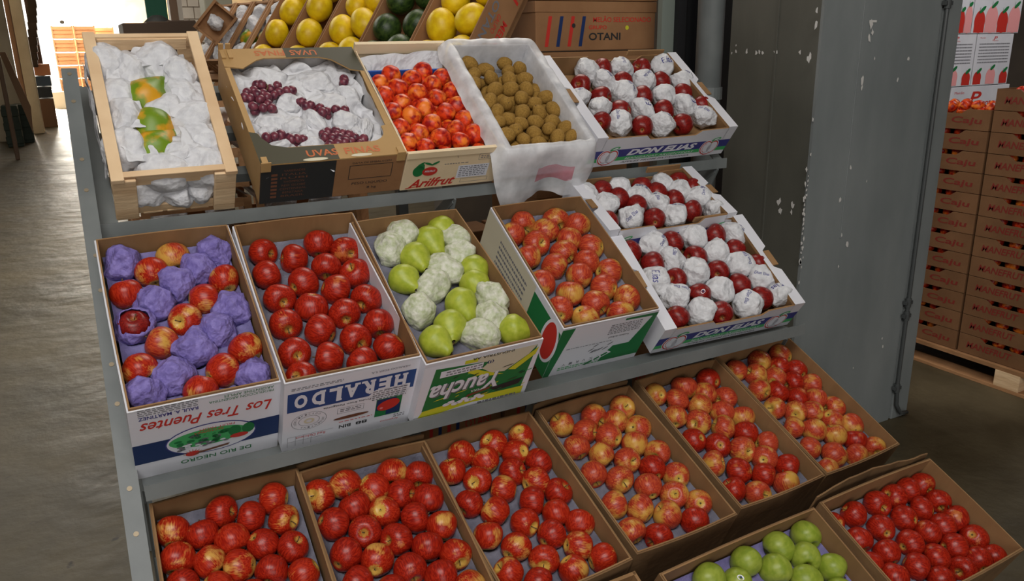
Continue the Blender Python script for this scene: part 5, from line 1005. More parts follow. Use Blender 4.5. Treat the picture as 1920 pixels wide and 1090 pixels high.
for bi, pts in enumerate(GRAPES):
    cx_ = sum(p[0] for p in pts)/len(pts); cy_ = sum(p[1] for p in pts)/len(pts); rn = random.Random(bi)
    g = empty('grape_bunch'); g.matrix_world = F2 @ Matrix.Translation((cx_, cy_, -.03)); tag(g, 'bunch of dark red grapes in golden carton, %s' % WH[bi], 'grapes', 'grape bunches')
    gp = None
    for k, (u, v, z) in enumerate(pts + [[p[0]+rn.uniform(-.008, .008), p[1]+rn.uniform(-.008, .008), p[2]-.014] for p in pts[::2]]):
        if gp is None:
            mb = MB(); mb.lathe(ell_prof(1.08, 12), 16); gp = build(mb, 'grape', M['grape'], g, True); gg = gp; recalc(gp.data)
        else: gg = gp.copy(); COL.objects.link(gg); gg.parent = g
        s = .0143*rn.uniform(.9, 1.08); gg.location = (u-cx_, v-cy_, z+.032+rn.uniform(-.002, .003)); gg.rotation_euler = (rn.uniform(0, 3), rn.uniform(0, 3), 0); gg.scale = (s, s, s*(1.25 if bi == 4 else 1))
    mb = MB(); q = [(0, 0, .014), (.006, .012, .018), (.012, .02, .024), (.010, .03, .026)] if bi == 0 else [(0, 0, 0), (.01, .008, .004), (.02, .012, .002)]
    mb.tube(q, .0022, 7); build(mb, 'stalk', M['stem'], g, True)
SW = ['back, the largest', 'back, lower fold', 'back right corner', 'left of centre', 'left edge middle', 'middle', 'centre right fold', 'right middle', 'right edge', 'left edge lower', 'lower left', 'below centre', 'front centre', 'front right']
for i, (u, v, z, sx, sy, ro) in enumerate(SHEETS):
    p = P['papwrap'][i % 5]; q = Matrix.Rotation(ro*.8+.1, 4, 'Z')
    o = p.copy(); COL.objects.link(o); o.matrix_world = F2 @ Matrix.Translation((u, v, z-.012)) @ q @ Matrix.Diagonal((max(sx, .02)*.72, max(sy, .02)*.80, .022, 1))
    o.name = 'crumpled_paper'; tag(o, 'crumpled white paper around the grapes, %s' % SW[i], 'paper', 'papers in the grape carton')

# ---------------------------------------------------------------- top shelf: nectarine tray
o0, yaw, t, W, L, h = BOXES['A3']; h = .145; F3 = frame('A3')
c = root_for('A3', 'wooden_tray', 'pale thin-wood tray with red script holding nectarines on the top shelf', 'tray')
mb = MB(); mb.box((-.003, -.004, -h), (W+.003, .004, 0)); fp = build(mb, 'front_panel', M['wood2'], c, bevel=.001)
mb = MB(); mb.box((-.003, -.007, -.022), (W+.003, -.004, .0)); build(mb, 'front_rail', M['wood2'], c, bevel=.001)
mb = MB(); mb.box((-.003, L-.010, -.025), (W+.003, L+.004, .012)); build(mb, 'back_rail', M['wood2'], c, bevel=.001)
mb = MB(); mb.box((0, L-.006, -h), (W, L, -.062)); mb.box((0, L-.006, -.03), (W, L, -.02)); mb.box((0, L-.006, -.062), (W*.28, L, -.03)); mb.box((W*.58, L-.006, -.062), (W, L, -.03)); build(mb, 'back_panel', M['wood2'], c)
for x0 in (0, W-.004):
    mb = MB(); mb.box((x0, .004, -h), (x0+.004, L-.006, -.012)); build(mb, 'side_panel', M['wood2'], c)
mb = MB(); mb.box((0, 0, -h), (W, L, -h+.003)); build(mb, 'bottom_panel', M['wood2'], c)
p_ = Print(PFRONT(h) @ Matrix.Translation((0, 0, .004)))
p_.text('rink', 'Arilfrut', W*.31, .024, W*.50, .034, 1, False, .02, .025, .45); p_.line('rink', (.012, .006), (.06, .012), .003, 1)
p_.ell('gink', W*.14, .072, .018, .021, 1); p_.poly('gink', [(W*.10, .08), (W*.17, .10), (W*.19, .096), (W*.20, .075)], 1); p_.ell('rink', W*.26, .068, .024, .017, 2); p_.text('wink', 'ARILFRUT', W*.26, .069, .034, .007, 3, False, 0, .02)
for a, r in ((W*.15, .6), (W*.23, -.4), (W*.30, .5)): p_.ell('gink', a, .098, .014, .004, 2, r)
p_.fine('gyink', W*.40, .088, W*.66, .094, 1, 4, 1); p_.rect('wink', W*.56, .030, W*.90, .080, 1); p_.fine('gyink', W*.58, .034, W*.88, .078, 6, 6, 2)
for a0, b0, a1, b1 in ((W*.76, .098, W*.96, .120), (W*.62, .012, W*.92, .026)):
    for q in (((a0, b0), (a1, b0)), ((a0, b1), (a1, b1)), ((a0, b0), (a0, b1)), ((a1, b0), (a1, b1))): p_.line('gyink', q[0], q[1], .001, 2)
p_.fine('gyink', W*.78, .102, W*.94, .116, 2, 7, 3)
p_.line('kink', (W*.51, .128), (W*.53, .112), .0009, 2); p_.done(fp)
mb = MB(); mb.box((.006, .006, -.105), (W-.006, L-.008, -.100)); o = build(mb, 'blue_tray_insert', M['tealblue'], None, bevel=.002); o.matrix_world = F3; tag(o, 'bright blue card insert under the nectarines', 'insert')
mb = MB(); mb.box((.008, L-.085, -.070), (W-.008, L-.080, -.036)); build(mb, 'upstand', M['tealblue'], o)
paper_sheet('lining_paper', [(.010, L-.075, -.066), (W-.010, L-.075, -.066), (W-.012, L-.018, -.012), (.010, L-.018, -.030)], 'papersheet', 'white lining paper standing at the back of the nectarine tray', F3, 8, .008)
paper_sheet('lining_paper', [(.006, .02, -.070), (.006, L-.08, -.070), (.008, L-.08, -.010), (.006, .02, -.014)], 'papersheet', 'scalloped white lining paper along the left side of nectarine tray', F3, 9, .004)
put_fruit('A3', {'n': (P['nect'], 'nectarine', 'red-orange nectarine', 'pale wooden tray', 'nectarine', 'nectarines')}, 6)
def filler(key, protos, name, what, where, cat, group, nu, nv, dep, r, seed):
    F = frame(key); W, L = BOXES[key][3:5]; rn = random.Random(seed)
    for j in range(nv):
        for i in range(nu):
            u = r*1.15+(W-2.3*r)*(i+.25*(j % 2))/(nu-.75); v = r*1.5+(L*.80-2.2*r)*j/(nv-1)
            o = dup(rn.choice(protos), F @ Vector((u, v, dep+rn.uniform(-.004, .004))), Vector((rn.gauss(0, 1), rn.gauss(0, 1), rn.gauss(0, 1))).to_track_quat('Z', 'Y'), r, name)
            rw = 'back row' if j == nv-1 else ('front row' if j == 0 else ORD[nv-1-j]+' row from back')
            tag(o, 'lower-layer %s in %s, %s, %s' % (what, where, rw, 'leftmost' if i == 0 else ('rightmost' if i == nu-1 else ORD[i]+' from left')), cat, group)
filler('A3', P['nect'], 'nectarine', 'nectarine', 'pale wooden tray', 'nectarine', 'nectarines', 5, 7, -.066, .029, 9)

# ---------------------------------------------------------------- top shelf: kiwi box in its plastic bag
o0, yaw, t, W, L, h = BOXES['A4']; h = .125; F4 = frame('A4')
c = root_for('A4', 'kiwi_box', 'shallow light box of kiwis covered by cloudy plastic on the top shelf', 'box')
for nm, a, b in (('front_panel', (0, 0, -h), (W, .005, -.004)), ('back_panel', (0, L-.005, -h), (W, L, -.004)), ('side_panel', (0, .005, -h), (.005, L-.005, -.004)), ('side_panel', (W-.005, .005, -h), (W, L-.005, -.004)), ('bottom_panel', (0, 0, -h), (W, L, -h+.004))):
    mb = MB(); mb.box(a, b); build(mb, nm, M['cbwhite'], c)
put_fruit('A4', {'k': (P['kiwi'], 'kiwi', 'brown kiwi', 'plastic-lined box', 'kiwi', 'kiwis')}, 8)
filler('A4', P['kiwi'], 'kiwi', 'kiwi', 'plastic-lined box', 'kiwi', 'kiwis', 6, 9, -.075, .023, 10)
mb = MB(); per = []; n = 26
cr_ = [(.0, .0), (W, .0), (W, L), (.0, L)]
for i in range(4):
    a, b = cr_[i], cr_[(i+1) % 4]
    for k in range(n): per.append((a[0]+(b[0]-a[0])*k/n, a[1]+(b[1]-a[1])*k/n, i, k/n))
sect = [(-1, -.105), (-.8, -.070), (-.55, -.035), (-.3, -.012), (-.12, .004), (.0, .010), (.12, .004), (.3, -.02), (.5, -.06), (.75, -.11), (1, -.165)]
for (s_, zz) in sect:
    for (x, y, i, kk) in per:
        cen = Vector((W/2, L/2, 0)); q = Vector((x, y, 0)); nrm_ = [Vector((0, -1, 0)), Vector((1, 0, 0)), Vector((0, 1, 0)), Vector((-1, 0, 0))][i]
        if kk == 0: nrm_ = (nrm_+[Vector((-1, 0, 0)), Vector((0, -1, 0)), Vector((1, 0, 0)), Vector((0, 1, 0))][i]).normalized()
        off = .012*s_ if s_ > 0 else -.012+.012*s_
        if s_ < 0: off = -.010-.010*(-s_)
        hang = 1.0 if i == 0 else (.55 if i == 1 and kk < .25 else .22)
        if i == 0 and kk == 0: hang = .6
        z_ = zz if s_ <= 0 else .010+(zz-.010)*hang*(1.0+.25*noise.noise(Vector((x*9, y*9, 3)))+(.18*(1-kk) if i == 0 else 0))
        k_ = Vector((x*26, y*26, s_*2.2)); w_ = noise.noise(k_); q = q+nrm_*(off+w_*.010*abs(s_)+(.012+.02*max(0, s_) if s_ > 0 else 0)+(.006 if s_ == 0 else 0))
        if s_ > 0 and i == 0: q = q+nrm_*(.02*s_*sin(kk*9))
        q.z = z_+noise.noise(k_*1.6+Vector((4, 0, 0)))*.008
        mb.v.append(tuple(q))
m_ = len(per)
for j in range(len(sect)-1):
    for i in range(m_): mb.f.append((j*m_+i, j*m_+(i+1) % m_, (j+1)*m_+(i+1) % m_, (j+1)*m_+i)); mb.m.append(0)
mb.f.append(tuple(range(m_))); mb.m.append(0)
M['pinkfilm'] = M['film'].copy(); M['pinkfilm'].name = 'pink_printed_film'; M['pinkfilm'].node_tree.nodes['Principled BSDF'].inputs['Base Color'].default_value = (.72, .30, .36, 1)
for fi, f_ in enumerate(mb.f):
    if len(f_) == 4:
        v0 = mb.v[f_[0]]
        if v0[1] < -.004 and W*.38 < v0[0] < W*.78 and -.078 < v0[2] < -.028: mb.m[fi] = 1
bag = build(mb, 'plastic_bag', [M['film'], M['pinkfilm']], None, True); bag.matrix_world = F4; tag(bag, 'cloudy plastic bag lining the kiwi box and hanging over its front', 'plastic bag')
md = bag.modifiers.new('smooth', 'SUBSURF'); md.levels = 1; md.render_levels = 1
# ---------------------------------------------------------------- behind the stand: second display facing the aisle
BO = Vector((1.50, 3.0, 0)); aD = R(20); ROWD = Vector((-sin(aD), cos(aD), 0)); UPD = Vector((cos(aD), sin(aD), 0)); TT = R(52)
SL = UPD*cos(TT)+Vector((0, 0, sin(TT))); NR = -UPD*sin(TT)+Vector((0, 0, cos(TT)))
def bframe(s, z=1.60, push=0):
    """x runs along the row towards the camera, y up the slope, z out of the box; origin at the low near rim corner"""
    o = BO+ROWD*s+Vector((0, 0, z))+UPD*push; X = -ROWD
    return Matrix(((X.x, SL.x, NR.x, o.x), (X.y, SL.y, NR.y, o.y), (X.z, SL.z, NR.z, o.z), (0, 0, 0, 1)))
def plainbox(F, W, L, h, name, label, mat, group=None, cat='carton', T=.006, extra=None):
    c = empty(name); c.matrix_world = F; tag(c, label, cat, group)
    out = {}
    for nm, a, b in (('near_panel', (-T, 0, -h), (0, L, 0)), ('far_panel', (-W, 0, -h), (-W+T, L, 0)), ('low_panel', (-W+T, 0, -h), (-T, T, 0)), ('high_panel', (-W+T, L-T, -h), (-T, L, 0)), ('bottom_panel', (-W, 0, -h), (0, L, -h+T))):
        mb = MB(); mb.box(a, b); out[nm] = build(mb, nm, M[mat], c)
    return c, out
P['melon'] = [lathe_proto('yellow_melon', M['melon'], ell_prof(1.2), None, (1.17, .06, .05), 24, (1, 1, 1), i, .03) for i in range(2)]
P['wmelon'] = [lathe_proto('dark_melon', M['wmelon'], ell_prof(1.1), None, (1.08, .08, .05), 24, (1, 1, 1), 1, .02)]
cells = [(.03, .34, 'y'), (.385, .33, 'w'), (.73, .31, 'y'), (1.05, .27, 'y'), (1.33, .26, 'y')]
nm_ = ['nearest', 'second', 'third', 'fourth', 'farthest']
for i, (s, W_, kd) in enumerate(cells):
    F = bframe(s, 1.57, -.10)
    c, pn = plainbox(F, W_, .56, .17, 'melon_box', 'brown carton of %s melons on the rear display, %s one' % ('yellow' if kd == 'y' else 'dark green', nm_[i]), 'cbbrown', 'melon cartons on the rear display')
    if i == 0:
        p_ = Print(Matrix(((0, 0, 1, 0), (1, 0, 0, 0), (0, 1, 0, -.17), (0, 0, 0, 1))))
        p_.text('gyink', 'OTANI', .26, .125, .20, .038, 1, True, 0, .02); p_.text('rink', 'GRUPO', .28, .085, .09, .022, 1, True); p_.text('rink', 'MELAO', .24, .040, .16, .034, 1, True, 0, .02)
        for k in range(4): p_.poly(['rink', 'navy', 'rink', 'navy'][k], [(.42+k*.03, .02), (.435+k*.03, .02), (.45+k*.03, .15), (.435+k*.03, .15)], 1)
        p_.done(pn['near_panel'])
    rn = random.Random(i); R_ = F.to_3x3(); k = 0
    pr = P['melon'] if kd == 'y' else P['wmelon']
    for j, v in enumerate((.085, .235, .385, .50)):
        for uu in ((-W_+.080,) if W_ < .3 else (-W_+.085, -.085)):
            o = dup(rn.choice(pr), F @ Vector((uu+rn.uniform(-.01, .01), v+(.03 if uu > -W_/2 else 0), -.045+rn.uniform(-.01, .02))), (R_ @ Vector((rn.gauss(0, .5), 1, rn.gauss(0, .3)))).to_track_quat('Z', 'Y'), .062*rn.uniform(.93, 1.05), 'melon')
            tag(o, '%s melon in %s rear melon carton, %s one up, %s' % ('yellow' if kd == 'y' else 'dark green', nm_[i], ORD[j], 'far side' if uu < -W_/2 or W_ < .3 else 'near side'), 'melon', 'melons on the rear display')
            mb = MB()
            if k % 2 == 0:
                pass
            k += 1
# dark deck under that display
F = bframe(.08, 1.57, -.10)
dk = empty('rear_display_stand'); dk.matrix_world = F; tag(dk, 'sloping wooden display stand behind carrying melon cartons and small crates', 'display stand')
for y0 in (.04, .30, .52):
    mb = MB(); mb.box((-2.30, y0, -.20), (.0, y0+.04, -.174)); build(mb, 'cross_board', M['woodold'], dk)
for s in (0, 1.05, 2.1):
    mb = MB(); mb.box((-s-.03, 0, -.235), (-s, .56, -.20)); build(mb, 'slope_board', M['woodold'], dk)
Fi = F.inverted()
for s in (.1, 1.1, 2.1):
    mb = MB(); b0 = BO+ROWD*s+UPD*.22+Vector((0, 0, 0)); 
    p = [Fi @ (b0+Vector((0, 0, z))) for z in (0, 1.50)]; mb.bar(p[0], p[1], .05, .05, (1, 0, 0)); build(mb, 'leg', M['woodold'], dk)
# small papaya crates farther along the same display, and a second layer above them
def small_crate(F, W_, L_, h, label, group, seed):
    c = empty('small_wooden_crate'); c.matrix_world = F; tag(c, label, 'crate', group)
    for x in (-W_, -.014):
        mb = MB(); mb.box((x, 0, -.012), (x+.014, L_, .004)); build(mb, 'top_rail', M['woodold'], c)
        mb = MB(); mb.box((x, 0, -h), (x+.006, L_, -h+.04)); build(mb, 'side_slat', M['woodold'], c)
    for y in (0, L_-.012):
        mb = MB(); mb.box((-W_, y, -.035), (0, y+.012, .0)); mb.box((-W_, y, -h), (0, y+.012, -h+.03)); build(mb, 'end_slat', M['woodold'], c)
        for x in (-W_, -.03):
            mb = MB(); mb.box((x, y-.001, -h), (x+.03, y+.013, 0)); build(mb, 'corner_post', M['woodold'], c)
    mb = MB(); mb.box((-W_, 0, -h), (0, L_, -h+.004)); build(mb, 'bottom_slats', M['woodold'], c)
    return c
rn = random.Random(4); R_ = bframe(0).to_3x3()
far_lab = ['nearest the melons', 'second from the melons', 'third from the melons', 'fourth from the melons', 'fifth from the melons']
for lay in range(2):
    for i in range(4):
        s = 1.61+i*.185; F = bframe(s, 1.60+lay*.50, lay*.36)
        small_crate(F, .175, .40, .14, 'old wooden papaya crate on rear display, %s row, %s' % (('lower', 'upper')[lay], far_lab[i]), 'small crates on the rear display', i)
        for k, (u, v) in enumerate(((-.088, .07), (-.088, .17), (-.088, .26), (-.088, .34))):
            green = (k == 1 and i < 2)
            o = dup((P['papaya'] if green else P['papwrap'])[rn.randrange(2)], F @ Vector((u, v, -.04)), (R_ @ Vector((rn.uniform(-1, 1), 1, .2))).to_track_quat('Z', 'Y'), .050, 'papaya' if green else 'wrapped_papaya')
            tag(o, '%s papaya in %s rear crate %s, %s' % ('green' if green else 'paper-wrapped', ('lower', 'upper')[lay], far_lab[i], ['lowest', 'second lowest', 'second highest', 'highest'][k]), 'papaya', 'papayas on the rear display')
# crate lying on its side among them, showing its frame
F = Matrix.Translation(at(404, 42, 4.9)) @ Matrix.Rotation(R(-12), 4, 'Z') @ Matrix.Rotation(R(42), 4, 'Y') @ Matrix.Rotation(R(90), 4, 'X') @ Matrix.Translation((.075, -.095, 0))
small_crate(F, .15, .19, .10, 'old wooden crate turned on its corner at the left of the rear display', 'small crates on the rear display', 9)
o = dup(P['papwrap'][1], F @ Vector((-.075, .095, -.045)), Vector((.3, 1, .2)).to_track_quat('Z', 'Y'), .040, 'wrapped_papaya'); tag(o, 'wrapped papaya inside the crate turned on its corner', 'wrapped papaya')
# crates stacked on the floor right behind the stand, seen in the gap beside the grape carton
names3 = ['bottom', 'second', 'third', 'fourth', 'fifth', 'sixth', 'seventh', 'top']
for cidx, cx_ in enumerate((.60, 1.02)):
    for lv in range(8):
        F = Matrix.Translation((cx_, 3.22, .19*(lv+1)-.035)) @ Matrix.Rotation(rn.uniform(-.05, .05), 4, 'Z')
        small_crate(F, .40, .50, .15, 'old wooden crate stacked behind the stand, %s stack, %s level' % (('left', 'right')[cidx], names3[lv]), 'crates stacked behind the stand', lv)
        if lv >= 3:
            for k, (u, v) in enumerate(((-.10, .10), (-.29, .12))):
                o = dup(P['papwrap'][rn.randrange(5)], F @ Vector((u, v, -.07)), Vector((rn.uniform(-1, 1), .3, .1)).to_track_quat('Z', 'Y'), .052, 'wrapped_papaya')
                tag(o, 'wrapped papaya in %s level crate of the %s stack, %s side' % (names3[lv], ('left', 'right')[cidx], ('right', 'left')[k]), 'wrapped papaya', 'papayas in the stacked crates')
# brown cartons standing on the floor behind, seen under the top shelf
for i, x in enumerate((1.06, 1.47, 1.88)):
    for lv in range(3):
        mb = MB(); mb.box((x, 2.78, lv*.32), (x+.39, 2.96, lv*.32+.315)); o = build(mb, 'closed_carton', M['cbbrown'], None, bevel=.004)
        tag(o, 'closed brown carton on floor behind stand, %s stack, %s' % (('left', 'middle', 'right')[i], ('bottom', 'middle', 'top')[lv]), 'carton', 'closed cartons behind the stand')
        p_ = Print(Matrix(((1, 0, 0, x), (0, 0, -1, 2.78), (0, 1, 0, lv*.32), (0, 0, 0, 1))))
        for k in range(4): p_.poly(['rink', 'navy', 'rink', 'navy'][k], [(.05+k*.04, .04), (.065+k*.04, .04), (.08+k*.04, .24), (.065+k*.04, .24)], 1)
        p_.text('rink', 'OTANI', .28, .14, .12, .04, 1); p_.done(o)
# ---- stack of closed melon cartons on the right, printed OTANI
def otani(x, y, z, W_, D_, h, label, txt=True):
    c = empty('melon_carton', (x, y, z)); tag(c, label, 'carton', 'closed melon cartons behind the top shelf')
    mb = MB(); mb.box((0, 0, 0), (W_, D_, h)); b = build(mb, 'carton_body', M['cbbrown'], c, bevel=.003)
    mb = MB(); mb.box((-.004, -.004, h-.045), (W_+.004, D_+.004, h+.002)); build(mb, 'lid', M['cbbrown'], c, bevel=.002)
    if txt:
        p_ = Print(Matrix(((1, 0, 0, 0), (0, 0, -1, 0), (0, 1, 0, 0), (0, 0, 0, 1)))); H_ = h-.05
        for k in range(4): p_.poly(['rink', 'navy', 'rink', 'navy'][k], [(.045+k*.060, .018), (.063+k*.060, .018), (.085+k*.060, H_-.012), (.067+k*.060, H_-.012)], 1)
        p_.text('rink', 'MELÃO SELECIONADO', W_*.71, H_-.024, W_*.50, .027, 1, False, 0, .015); p_.text('rink', 'GRUPO', W_*.50, H_-.060, W_*.15, .017, 1, False, 0, .02); p_.text('kink', 'OTANI', W_*.56, H_-.100, W_*.27, .033, 1, False, 0, .025)
        p_.ell('kink', W_*.30, H_-.052, .010, .010, 3); p_.ell('yink', W_*.75, H_-.062, .010, .010, 3); p_.done(b)
otani(1.885, 3.20, 1.625, .66, .40, .21, 'brown melon carton with red and dark slanting stripes, printed face towards camera')
otani(1.885, 3.20, 1.840, .67, .40, .20, 'brown melon carton on top of the striped one, cut by the frame', False)
for lv in range(8):
    otani(1.885, 3.20, lv*.2025, .655, .40, .20, 'closed brown melon carton below the striped one, %s from the floor' % ORD[lv], False)

# ---------------------------------------------------------------- left: the aisle and its far end
def tagbox(name, px0, px1, pyt, pyb, y, depth, mat, label, cat, group=None, bevel=.01, slats=0):
    a = at(px0, pyb, y); b = at(px1, pyt, y); z0 = min(a.z, b.z); z1 = max(a.z, b.z)
    if name in ('brown_sack', 'dark_green_crate'): z0 = 0.0
    mb = MB(); mb.box((a.x, y, z0), (b.x, y+depth, z1))
    for k in range(slats):
        z = z0+(z1-z0)*(k+.5)/slats; mb.box((a.x-.01, y-.02, z-(z1-z0)/slats*.28), (b.x+.01, y, z+(z1-z0)/slats*.28))
    o = build(mb, name, mat, None, bevel=bevel); tag(o, label, cat, group); return o
orange_wood = flat('sunlit_orange_crates', (.90, .50, .28), .8)
def crate_pile(px, pyt, y, cols, rows, w_, h_, zb, label):
    a = at(px, pyt, y)
    for cx_ in range(cols):
        for r_ in range(rows):
            mb = MB(); x = a.x+cx_*w_; z = zb+r_*h_
            mb.box((x+.02, y+.02, z), (x+w_-.02, y+w_, z+h_*.9))
            for k in range(3): mb.box((x, y, z+h_*(.05+.3*k)), (x+w_-.01, y+.02, z+h_*(.25+.3*k)))
            for xx in (x, x+w_-.05): mb.box((xx, y-.01, z), (xx+.04, y+.02, z+h_*.95))
            o = build(mb, 'crate', orange_wood); tag(o, '%s, %s column, %s from bottom' % (label, ORD[cx_], ORD[r_]), 'crate', label)
crate_pile(97, 64, 30, 2, 5, .62, .40, .52, 'sunlit orange crates in the far doorway')
crate_pile(136, 64, 31, 2, 5, .62, .40, .50, 'second pile of sunlit orange crates')
mb = MB(); a = at(96, 150, 30); mb.box((a.x-.05, 30, 0), (a.x+2.6, 32.6, .5)); o = build(mb, 'loading_platform', yard); tag(o, 'bright low platform under the orange crates at the aisle end', 'platform')
# fence posts seen faintly outside
for i, px in enumerate((150, 208, 265)):
    a = at(px, 100, 60); mb = MB(); mb.tube([(a.x, 60, 0), (a.x, 60, 6)], .05, 8); o = build(mb, 'fence_post', flat('pale_fence_%d' % i, (.8, .75, .7), .8)); tag(o, 'pale washed-out fence post beyond the doorway, %s from left' % ORD[i], 'post', 'fence posts outside')
# dark brown boxes over the papaya crate
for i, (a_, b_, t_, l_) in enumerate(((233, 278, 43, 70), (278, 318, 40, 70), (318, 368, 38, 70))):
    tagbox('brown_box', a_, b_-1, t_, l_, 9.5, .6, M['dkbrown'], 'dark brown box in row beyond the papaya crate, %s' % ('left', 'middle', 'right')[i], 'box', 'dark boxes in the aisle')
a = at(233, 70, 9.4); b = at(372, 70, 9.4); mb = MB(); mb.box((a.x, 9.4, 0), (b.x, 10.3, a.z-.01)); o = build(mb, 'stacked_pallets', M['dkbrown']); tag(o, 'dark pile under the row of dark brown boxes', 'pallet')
mb = MB(); mb.lathe([(.001, .075), (.05, .07), (.09, .045), (.12, .02), (.14, .0)], 16); o = build(mb, 'dark_bag', flat('black_bag', (.02, .02, .018), .6), None, True); q = at(302, 40, 9.5); o.location = (q.x, 9.8, q.z-.0); tag(o, 'black bag lying on the dark brown boxes', 'bag')
tagbox('green_panel', 277, 303, -60, 42, 14, .1, flat('green_sheet', (.03, .20, .12), .6), 'narrow green panel at the far doorway edge', 'panel')
tagbox('brown_column', 322, 346, -90, 42, 12, .25, flat('brown_column_paint', (.22, .14, .09), .7), 'brown column beyond the papaya crate', 'column')
bw = empty('brick_pier'); q = at(346, 48, 11); q2 = at(389, 48, 11); tag(bw, 'sunlit pale brick pier beyond the dark brown boxes', 'pier')
mb = MB(); mb.box((q.x, 11, 0), (q2.x, 11.4, 4.4)); build(mb, 'mortar', flat('mortar', (.30, .24, .18), .9), bw)
mb = MB(); rn = random.Random(3)
for r_ in range(24):
    for c_ in range(3):
        w_ = (q2.x-q.x)/2; x0 = q.x+c_*w_-(w_/2 if r_ % 2 else 0); x1 = x0+w_-.012; x0 = max(x0, q.x); x1 = min(x1, q2.x)
        if x1-x0 > .02: mb.box((x0, 10.985, r_*.14+1.2), (x1, 11.0, r_*.14+1.328))
build(mb, 'bricks', mottled('pale_bricks', (.55, .48, .40), (.72, .64, .54), 3, .9, .1), bw)
tagbox('grey_pier', 391, 425, -90, 70, 8.5, .3, flat('grey_green_pier', (.26, .25, .19), .8), 'plain grey-green pier left of the rear display', 'pier')
# left edge of the photo: goods along the left wall
def lbox(name, pts, y, depth, mat, label, cat):
    """an upright panel whose four corners are seen at these photo points, standing at distance y"""
    mb = MB(); q = [at(px, py, y) for px, py in pts]; r_ = [p+Vector((0, depth, 0)) for p in q]
    mb.face(q); mb.face(r_[::-1]); n = len(q)
    for i in range(n): mb.face([q[i], q[(i+1) % n], r_[(i+1) % n], r_[i]])
    o = build(mb, name, mat, None, bevel=.01); tag(o, label, cat); return o
cream = mottled('cream_paint', (.50, .42, .30), (.62, .54, .40), 2, .7, .05)
def upright(name, px0, px1, py, y, zt, zb, depth, mat, label, cat):
    a = at(px0, py, y); b = at(px1, py, y); mb = MB(); mb.box((a.x, y, zb), (b.x, y+depth, zt)); o = build(mb, name, mat, None, bevel=.015); tag(o, label, cat); return o
upright('cream_partition', -25, 32, 150, 19.0, 4.4, 0, .3, cream, 'cream painted partition at the left edge of the photo', 'partition')
upright('tall_white_curtain', 44, 66, 150, 20.5, 4.4, 0, .6, cream, 'tall pale curtain panel hanging beside the aisle', 'curtain')
upright('timber_post', 34, 44, 150, 19.5, 4.4, 0, .2, flat('brown_timber', (.20, .10, .05), .7), 'brown timber post between partition and pale curtain', 'post')
for k in range(9):
    a = at(66+k*.3, 4+k*14, 22); mb = MB(); mb.box((a.x-.16, 22, a.z-.12), (a.x+.02, 22.6, a.z+.06)); o = build(mb, 'hanging_bundle', M['dkbrown'], None, bevel=.02); tag(o, 'dark bundle in the tall column by the left wall, %s from top' % ORD[k], 'bundle', 'dark bundles by the left wall')
upright('brown_partition', 72, 86, 150, 24, 4.4, 0, .6, flat('deep_brown_panel', (.10, .05, .035), .7), 'deep brown upright panel near the bright doorway', 'panel')
mb = MB(); a = at(4, 262, 17.5); b = at(50, 262, 17.5)
o = tagbox('dark_green_crate', 12, 31, 198, 258, 17.8, .5, flat('dark_green_plastic', (.02, .035, .02), .6), 'dark green crate standing on the floor by the left partition', 'crate', None, .02, 3)
o = tagbox('dark_green_crate', 33, 52, 196, 254, 18.5, .5, flat('dark_green_plastic_b', (.02, .035, .02), .6), 'dark green crate beside the brown board on the left', 'crate', None, .02, 3)
lbox('leaning_board', [(-2, 98), (10, 98), (58, 200), (62, 250), (48, 215)], 17.0, .06, flat('brown_board', (.22, .12, .06), .7), 'brown board leaning against the left partition', 'board')
upright('brown_board', 0, 9, 150, 15.5, 2.0, 0, .1, flat('dark_timber', (.12, .07, .04), .7), 'dark timber upright cut by the left edge of the photo', 'board')
for i, (a_, b_, t_, l_, col_, nm2, cat2) in enumerate(((66, 92, 120, 142, (.65, .26, .12), 'orange box on the left-hand stack', 'box'), (68, 94, 143, 162, (.06, .09, .14), 'dark blue crate under the orange box', 'crate'), (70, 96, 163, 184, (.035, .04, .05), 'black crate on the floor pile at the left', 'crate'), (72, 100, 185, 212, (.20, .10, .05), 'brown sack at the foot of the left-hand stack', 'sack'))):
    tagbox(nm2.split()[0]+'_'+cat2 if cat2 != 'sack' else 'brown_sack', a_, b_, t_, l_, 22.2, .8, flat('goods_%d' % i, col_, .7), nm2, cat2)

